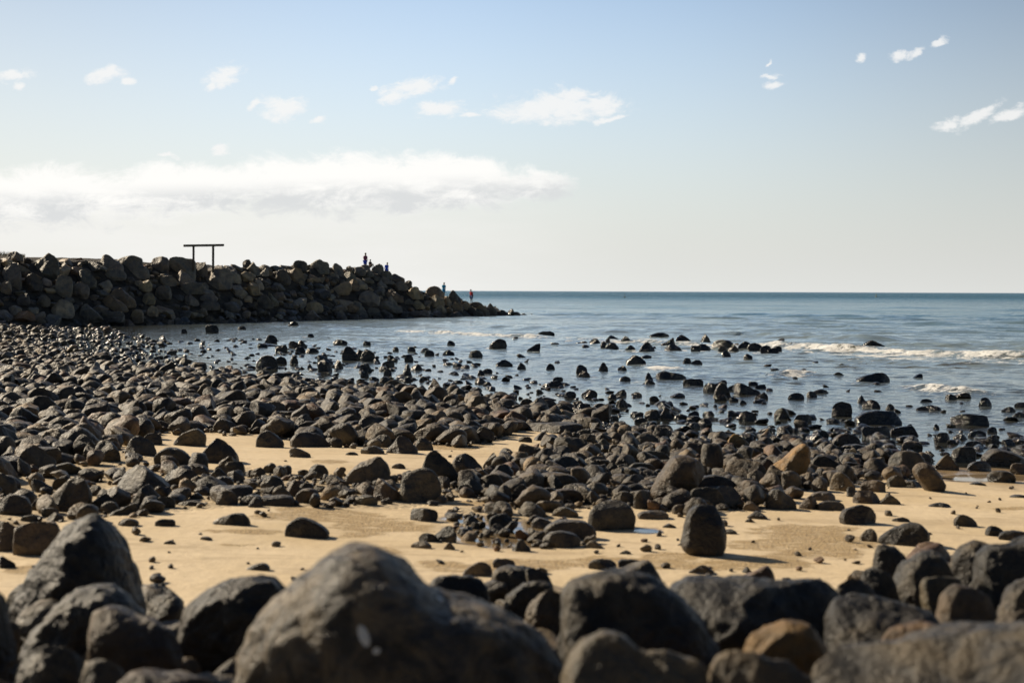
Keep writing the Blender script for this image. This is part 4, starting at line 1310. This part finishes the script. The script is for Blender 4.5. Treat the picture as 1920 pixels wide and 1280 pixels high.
for x, y, z, sz, pas, back in av:
    i = ar.randint(NPR); sc, rt = shape_params(ar, sz, True); px, py = proj(np.array([x]), np.array([y]), np.array([z])); px, py = float(px[0]), float(py[0])
    if nb > 0 and 0 < px < 1000 and back < 1.0:
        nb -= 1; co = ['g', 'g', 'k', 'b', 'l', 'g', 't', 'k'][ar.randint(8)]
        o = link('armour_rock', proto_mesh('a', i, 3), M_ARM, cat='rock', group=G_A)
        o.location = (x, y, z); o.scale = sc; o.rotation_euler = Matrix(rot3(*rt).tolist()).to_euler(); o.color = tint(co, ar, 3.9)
        add_rock(o, px, py, sz*F/y, None, CNAME[co]+' '+('slab-like' if sc[2] < 0.6*sc[0] else 'angular'), 'armour')
    else:
        V, Fc = PRA[2][i]; V = (V*sc)@rot3(*rt).T+np.array([x, y, z]); pile_a.add(V, Fc)
pile_a.build('breakwater_rubble', M_ARMS, 'smaller angular rubble packed between the armour rocks')

# ------------------------------------------------------------------ timber frame on the crest
def simple_mat(name, col, rough=0.8, bump=0.0):
    mt = bpy.data.materials.new(name); mt.use_nodes = True; w = NT(mt.node_tree)
    pos = w.n('ShaderNodeTexCoord').outputs['Object']; n = w.noise(w.n('ShaderNodeMapping', {'Vector': pos, 'Scale': (1, 6, 6)}).outputs[0], 6, 5)
    c = w.mix(w.rng(n, 0.3, 0.7), tuple(q*0.75 for q in col), tuple(min(1, q*1.2) for q in col))
    b = w.n('ShaderNodeBsdfPrincipled', {'Base Color': c, 'Roughness': rough, 'Normal': w.n('ShaderNodeBump', {'Height': n, 'Distance': bump}).outputs[0]})
    w.link(b.outputs[0], w.n('ShaderNodeOutputMaterial').inputs[0]); return mt
import bmesh
def box_mesh(name, p, q, w_, h_, bev=0.02):
    """a bevelled bar from p to q with section w_ x h_"""
    p, q = Vector(p), Vector(q); d = (q-p); L = d.length; bm = bmesh.new(); bmesh.ops.create_cube(bm, size=1)
    bmesh.ops.scale(bm, vec=(w_, h_, L), verts=bm.verts)
    bmesh.ops.bevel(bm, geom=list(bm.edges), offset=bev, segments=2, affect='EDGES')
    M = d.to_track_quat('Z', 'Y').to_matrix().to_4x4(); M.translation = (p+q)/2; bmesh.ops.transform(bm, matrix=M, verts=bm.verts)
    me = bpy.data.meshes.new(name); bm.to_mesh(me); bm.free(); return me
def frame():
    t = 112.0; M = simple_mat('weathered_timber', (0.11, 0.088, 0.062), 0.85, 0.01)
    def W(px, py, tt=t): x, z = ray(px, py, tt); return Vector((x, tt, z))
    base = W(381, 500); e = bpy.data.objects.new('timber_frame', None); COL.objects.link(e); e.location = base
    e['label'] = 'timber frame of two posts carrying one flat beam on the breakwater crest'; e['category'] = 'frame'
    L = lambda v: v-base
    o = link('beam', box_mesh('beam', L(W(343.5, 465.6, t-0.4)), L(W(419.5, 463.9, t+0.4)), 0.62, 0.17), M, parent=e)
    link('post', box_mesh('post', L(W(362.5, 512, t-0.2)), L(W(362.5, 466.6, t-0.2)), 0.15, 0.15), M, parent=e)
    link('post', box_mesh('post', L(W(399.3, 516, t+0.2)), L(W(399.3, 466.0, t+0.2)), 0.16, 0.16), M, parent=e)
frame()

# ------------------------------------------------------------------ people
def skin_obj(name, verts, edges, radii, mat, parent, sub=2, root=0):
    me = bpy.data.meshes.new(name); me.from_pydata([tuple(v) for v in verts], edges, []); o = bpy.data.objects.new(name, me); COL.objects.link(o)
    sm = o.modifiers.new('skin', 'SKIN'); sm.use_smooth_shade = True
    o.modifiers.new('sub', 'SUBSURF').render_levels = sub; o.modifiers['sub'].levels = sub
    for i, v in enumerate(me.skin_vertices[0].data):
        r = radii[i]; v.radius = (r, r) if not isinstance(r, tuple) else r; v.use_root = (i == root)
    dg = bpy.context.evaluated_depsgraph_get(); m2 = bpy.data.meshes.new_from_object(o.evaluated_get(dg)); m2.name = name
    bpy.data.objects.remove(o); n = bpy.data.objects.new(name, m2); COL.objects.link(n); m2.materials.clear(); m2.materials.append(mat)
    for p in m2.polygons: p.use_smooth = True
    n.parent = parent; return n
M_SKIN = simple_mat('skin', (0.17, 0.095, 0.06), 0.6); M_HAIR = simple_mat('dark_hair', (0.012, 0.009, 0.007), 0.5)
def person(loc, yaw, h, shirt, shirt_name, lower, lower_name, label, pose='stand', long_hair=False, bow=0.0):
    e = bpy.data.objects.new('person', None); COL.objects.link(e); e.location = loc; e.rotation_euler = (0, 0, yaw); e['label'] = label; e['category'] = 'person'
    e['group'] = 'people on the breakwater'
    k = h/1.7; P = {}
    sit = pose == 'sit'; hipz = 0.20 if sit else 0.90
    P['pelvis'] = (0, 0, hipz); P['waist'] = (0, 0.01, hipz+.14); P['chest'] = (0, 0.0-bow*.06, hipz+.36); P['neck'] = (0, -bow*.12, hipz+.53)
    P['jaw'] = (0, -bow*.17-.02, hipz+.61); P['head'] = (0, -bow*.20-.02, hipz+.70); P['crown'] = (0, -bow*.22, hipz+.77)
    for sx, s in (('l', -1), ('r', 1)):
        P['hip'+sx] = (s*.095, 0, hipz-.04)
        if sit: P['knee'+sx] = (s*.13, -.40, hipz+.22); P['ank'+sx] = (s*.12, -.52, hipz-.16); P['toe'+sx] = (s*.12, -.68, hipz-.19)
        else: P['knee'+sx] = (s*.10, -.01, .49); P['ank'+sx] = (s*.10, .03, .08); P['toe'+sx] = (s*.115, -.14, .03)
        P['sho'+sx] = (s*.17, P['chest'][1]-.01, hipz+.46)
        if pose == 'hands_front': P['elb'+sx] = (s*.24, -.02, hipz+.20); P['wri'+sx] = (s*.12, -.20, hipz+.16)
        elif sit: P['elb'+sx] = (s*.22, -.12, hipz+.26); P['wri'+sx] = (s*.14, -.34, hipz+.27)
        else: P['elb'+sx] = (s*.22, .02, hipz+.19); P['wri'+sx] = (s*.235, -.03, hipz-.04)
        a = np.array(P['wri'+sx]); b = np.array(P['elb'+sx]); d = (a-b)/np.linalg.norm(a-b); side = np.cross(d, (0, 0, 1)) if abs(d[2]) < .9 else np.array((0, 1., 0)); side /= np.linalg.norm(side)
        P['palm'+sx] = tuple(a+d*.06); P['knk'+sx] = tuple(a+d*.095)
        cur = np.cross(d, side)
        for fi in range(4):
            o_ = (fi-1.5)*.020; L_ = [.065, .078, .072, .055][fi]; P['f%d0%s' % (fi, sx)] = tuple(a+d*(.10+L_*.5)+side*o_+cur*.006); P['f%d1%s' % (fi, sx)] = tuple(a+d*(.10+L_*.9)+side*o_+cur*.022)
        P['t0'+sx] = tuple(a+d*.05-side*.040); P['t1'+sx] = tuple(a+d*.085-side*.052+cur*.01)
    names = list(P); ix = {n: i for i, n in enumerate(names)}; V = [np.array(P[n])*k for n in names]
    R = dict(pelvis=.13, waist=.115, chest=.14, neck=.052, jaw=.075, head=.092, crown=.055)
    E = [('pelvis','waist'),('waist','chest'),('chest','neck'),('neck','jaw'),('jaw','head'),('head','crown')]
    for sx in 'lr':
        E += [('pelvis','hip'+sx),('hip'+sx,'knee'+sx),('knee'+sx,'ank'+sx),('ank'+sx,'toe'+sx),('chest','sho'+sx),('sho'+sx,'elb'+sx),('elb'+sx,'wri'+sx),('wri'+sx,'palm'+sx),('palm'+sx,'knk'+sx),('palm'+sx,'t0'+sx),('t0'+sx,'t1'+sx)]
        for fi in range(4): E += [('knk'+sx,'f%d0%s' % (fi, sx)),('f%d0%s' % (fi, sx),'f%d1%s' % (fi, sx))]
    def rad(n):
        b = n.rstrip('lr') if n not in R else n
        if n in R: return R[n]*k
        for p, q in (('hip', .088), ('knee', .055), ('ank', .038), ('toe', .028), ('sho', .052), ('elb', .038), ('wri', .026), ('palm', .030), ('knk', .028), ('t', .011), ('f', .009)):
            if n.startswith(p): return q*k
        return .03*k
    body = skin_obj('body', V, [(ix[a], ix[b]) for a, b in E], [rad(n) for n in names], M_SKIN, e, 1)
    def sub_part(nm, ns, es, grow, mat):
        j = {n: i for i, n in enumerate(ns)}; return skin_obj(nm, [np.array(P[n])*k for n in ns], [(j[a], j[b]) for a, b in es], [rad(n)+grow.get(n, .03)*k for n in ns], mat, e, 1)
    for sx in 'lr': P['slv'+sx] = tuple(np.array(P['sho'+sx])*.25+np.array(P['elb'+sx])*.75)
    for sx in 'lr': P['cuf'+sx] = tuple(np.array(P['hip'+sx])*.15+np.array(P['knee'+sx])*.85)
    P['hem'] = (0, 0, hipz-.03)
    _r = rad
    def rad(n): return (.05*k if n.startswith('slv') else .085*k if n.startswith('cuf') else .135*k if n == 'hem' else _r(n))
    sub_part(shirt_name, ['chest','waist','hem','shol','shor','slvl','slvr'], [('chest','waist'),('waist','hem'),('chest','shol'),('chest','shor'),('shol','slvl'),('shor','slvr')], {'waist': .035, 'hem': .03}, simple_mat('cloth_'+shirt_name, shirt, 0.9))
    sub_part(lower_name, ['pelvis','hipl','hipr','cufl','cufr'], [('pelvis','hipl'),('pelvis','hipr'),('hipl','cufl'),('hipr','cufr')], {'pelvis': .022}, simple_mat('cloth_'+lower_name, lower, 0.9))
    # hair cap with a ragged hairline, open at the face
    D, Fc = ico(3); c = np.array(P['head'])*k+np.array((0, .012, .012))*k; hv = D*np.array((.098, .112, .112))*k
    hv *= (1+.05*fbm(D[:, 0]*4, D[:, 1]*4, D[:, 2]*4, 7, 2))[:, None]
    low = D[:, 2] < -0.15; face = (D[:, 1] < -0.35) & (D[:, 2] < 0.35)
    hv[face] *= 0.80
    if long_hair: hv[low & ~face, 2] *= 2.0
    else: hv[low] *= 0.86
    link('hair', np_mesh('hair', hv+c, Fc), M_HAIR, parent=e)
    # nose and ears belong to the continuous look of the head: small lumps on the body mesh
    return e
def at_face(px, py, back=0.0):
    t = hit(px, py, face_z); t += back; x, z = ray(px, py, t); return (x, t, z)
x, y, z = at_face(884, 569.5, 0.2)
person((x, y, z), math.radians(-38), 26.3*y/F, (0.62, 0.04, 0.05), 'shirt', (0.04, 0.07, 0.22), 'shorts', 'child in a red shirt and dark blue shorts standing near the breakwater tip', 'stand', bow=.6)
def person_head(px, ptop, t, h, *a, **kw):
    x, z = ray(px, ptop, t); return person((x, t, z-h), *a[:1], h, *a[1:], **kw)
person_head(832, 530.6, 147.0, 1.50, math.radians(35), (0.02, 0.50, 0.85), 'shirt', (0.02, 0.40, 0.75), 'shorts', 'child in a bright turquoise shirt behind boulders, hand at face', 'hands_front', bow=.3)
person_head(724.5, 494, 139.5, 1.45, math.radians(35), (0.01, 0.10, 0.85), 'shirt', (0.01, 0.08, 0.7), 'shorts', 'child in a deep blue shirt stepping down behind the crest rocks', 'stand', bow=.9)
person_head(684.5, 476.4, 136.5, 1.66, math.radians(50), (0.24, 0.05, 0.12), 'top', (0.03, 0.10, 0.70), 'skirt', 'adult in a maroon top and blue skirt standing on the crest', 'hands_front', bow=.2)
xs, zs = ray(693.5, 489, 135.6); hsit = 1.35
person((xs, 135.6, zs-hsit*(0.97+0.0)/1.7), math.radians(55), hsit, (0.05, 0.025, 0.03), 'shirt', (0.20, 0.15, 0.13), 'shorts', 'child in a dark shirt sitting on the crest beside the adult', 'sit', bow=.2)

# ------------------------------------------------------------------ marker buoys and grass
def buoy(px, py, hgt, col, label):
    t = CAMZ*F/(py-hrow(px)); x = (px-960)/F*t; e = bpy.data.objects.new('marker_buoy', None); COL.objects.link(e); e.location = (x, t, 0)
    e['label'] = label; e['category'] = 'buoy'; m = simple_mat('buoy_paint', col, 0.5)
    def lathe(prof, nm):
        n = 20; V = []; 
        for r_, z_ in prof:
            for j in range(n): V.append((r_*math.cos(j*2*math.pi/n), r_*math.sin(j*2*math.pi/n), z_))
        Fs = [(i*n+j, i*n+(j+1) % n, (i+1)*n+(j+1) % n, (i+1)*n+j) for i in range(len(prof)-1) for j in range(n)]
        link(nm, np_mesh(nm, np.array(V), np.array(Fs)), m, parent=e)
    s = hgt
    lathe([(0.01, -.2*s), (.30*s, -.12*s), (.36*s, .05*s), (.30*s, .2*s), (.10*s, .28*s), (0.01, .29*s)], 'float')
    lathe([(0.05*s, .28*s), (.05*s, .8*s), (.01, .81*s)], 'pole')
    lathe([(0.01, .78*s), (.16*s, .80*s), (.16*s, .98*s), (0.01, s)], 'topmark')
buoy(1171.5, 556.5, 1.5, (0.03, 0.04, 0.04), 'small dark marker buoy far out on the sea')
buoy(1643, 551.5, 1.7, (0.30, 0.28, 0.08), 'tiny yellowish marker buoy far out at right')
def grass():
    V = []; Fs = []; r = np.random.RandomState(8)
    for _ in range(2600):
        px = r.uniform(-220, 46)*1.0; t = r.uniform(106, 118); x = (px-960)/F*t
        z0, a, s, zc = core_z(np.array([x]), np.array([t])); z0 = CAMZ-(486.5-hrow(px))/F*t
        h = r.uniform(.12, .42)*(1-0.5*max(0, (px-5)/40)); a = r.uniform(0, 6.28); w_ = .02; lx, ly = r.normal(0, .1, 2); i = len(V)
        V += [(x-w_*math.cos(a), t-w_*math.sin(a), z0-.15), (x+w_*math.cos(a), t+w_*math.sin(a), z0-.15), (x+lx, t+ly, z0+h)]; Fs.append((i, i+1, i+2))
    link('grass', np_mesh('grass', np.array(V), np.array(Fs), False), simple_mat('dry_grass', (0.20, 0.17, 0.07), 0.9), label='dry yellow grass along the top of the bank', kind='stuff')
grass()

# ------------------------------------------------------------------ labels: what each rock looks like and where it lies
ORD = ['nearest', 'second', 'third', 'fourth', 'fifth', 'sixth', 'seventh', 'eighth', 'ninth', 'tenth', 'eleventh', 'twelfth', 'thirteenth', 'fourteenth', 'fifteenth', 'sixteenth', 'seventeenth', 'eighteenth', 'nineteenth', 'twentieth']
ZW = {'beach': 'stone', 'water': 'wet rock', 'armour': 'armour rock', 'fore': 'boulder'}
land = [r for r in ROCKS if r['ph']]
EXTRA = [dict(px=381, py=480, ph='the timber frame', zone='armour'), dict(px=684, py=490, ph='the adult in maroon', zone='armour'), dict(px=883, py=560, ph='the child in red', zone='armour'),
         dict(px=724, py=505, ph='the child in deep blue', zone='armour')]
for r in land:
    o = r['o']; ph = r['ph'][4:]; n = len(ph.split()); o['label'] = (r['desc'].split()[0] if n < 4 and r['desc'].split()[0] not in ph else '')+(' ' if n < 4 else '')+ph
    o['label'] = ' '.join(o['label'].split()); 
    if len(o['label'].split()) < 4: o['label'] = o['label']+' on this shore'
zmap = {'fore': ('fore', 'beach'), 'beach': ('beach', 'fore'), 'water': ('water',), 'armour': ('armour',)}
buck = {}
for r in ROCKS:
    if r['ph']: continue
    best = None
    for L in land+EXTRA:
        if L['zone'] not in zmap[r['zone']]: continue
        dx, dy = r['px']-L['px'], (r['py']-L['py'])*1.8; d = math.hypot(dx, dy)
        k = ('right of' if dx > 0 else 'left of') if abs(dx) > abs(dy) else ('in front of' if dy > 0 else 'behind')
        if L['zone'] == 'armour' and k in ('in front of', 'behind'): k = 'below' if dy > 0 else 'above'
        pen = len(buck.get((L['ph'], k), []))
        q = d*(1+0.22*pen)
        if best is None or q < best[0]: best = (q, L, k, d)
    buck.setdefault((best[1]['ph'], best[2]), []).append((best[3], r))
for (ph, k), lst in buck.items():
    lst.sort(key=lambda q: q[0])
    for i, (d, r) in enumerate(lst):
        w_ = 'boulder' if (r['zone'] == 'beach' and r['w'] > 45) else ZW[r['zone']]
        lab = '%s %s, %s one %s %s' % (r['desc'], w_, ORD[min(i, 19)], k, ph)
        if len(lab.split()) > 16: lab = '%s %s, %s %s %s' % (r['desc'].split()[-1] if len(r['desc'].split()) > 2 else r['desc'], w_.split()[-1], ORD[min(i, 19)], k, ph)
        r['o']['label'] = ' '.join(lab.split()[:16])
print('ROCKS', len(ROCKS), 'auto', len(auto), 'pile verts', pile_b.n, pile_w.n, pile_a.n, 'max bucket', max(len(v) for v in buck.values()))
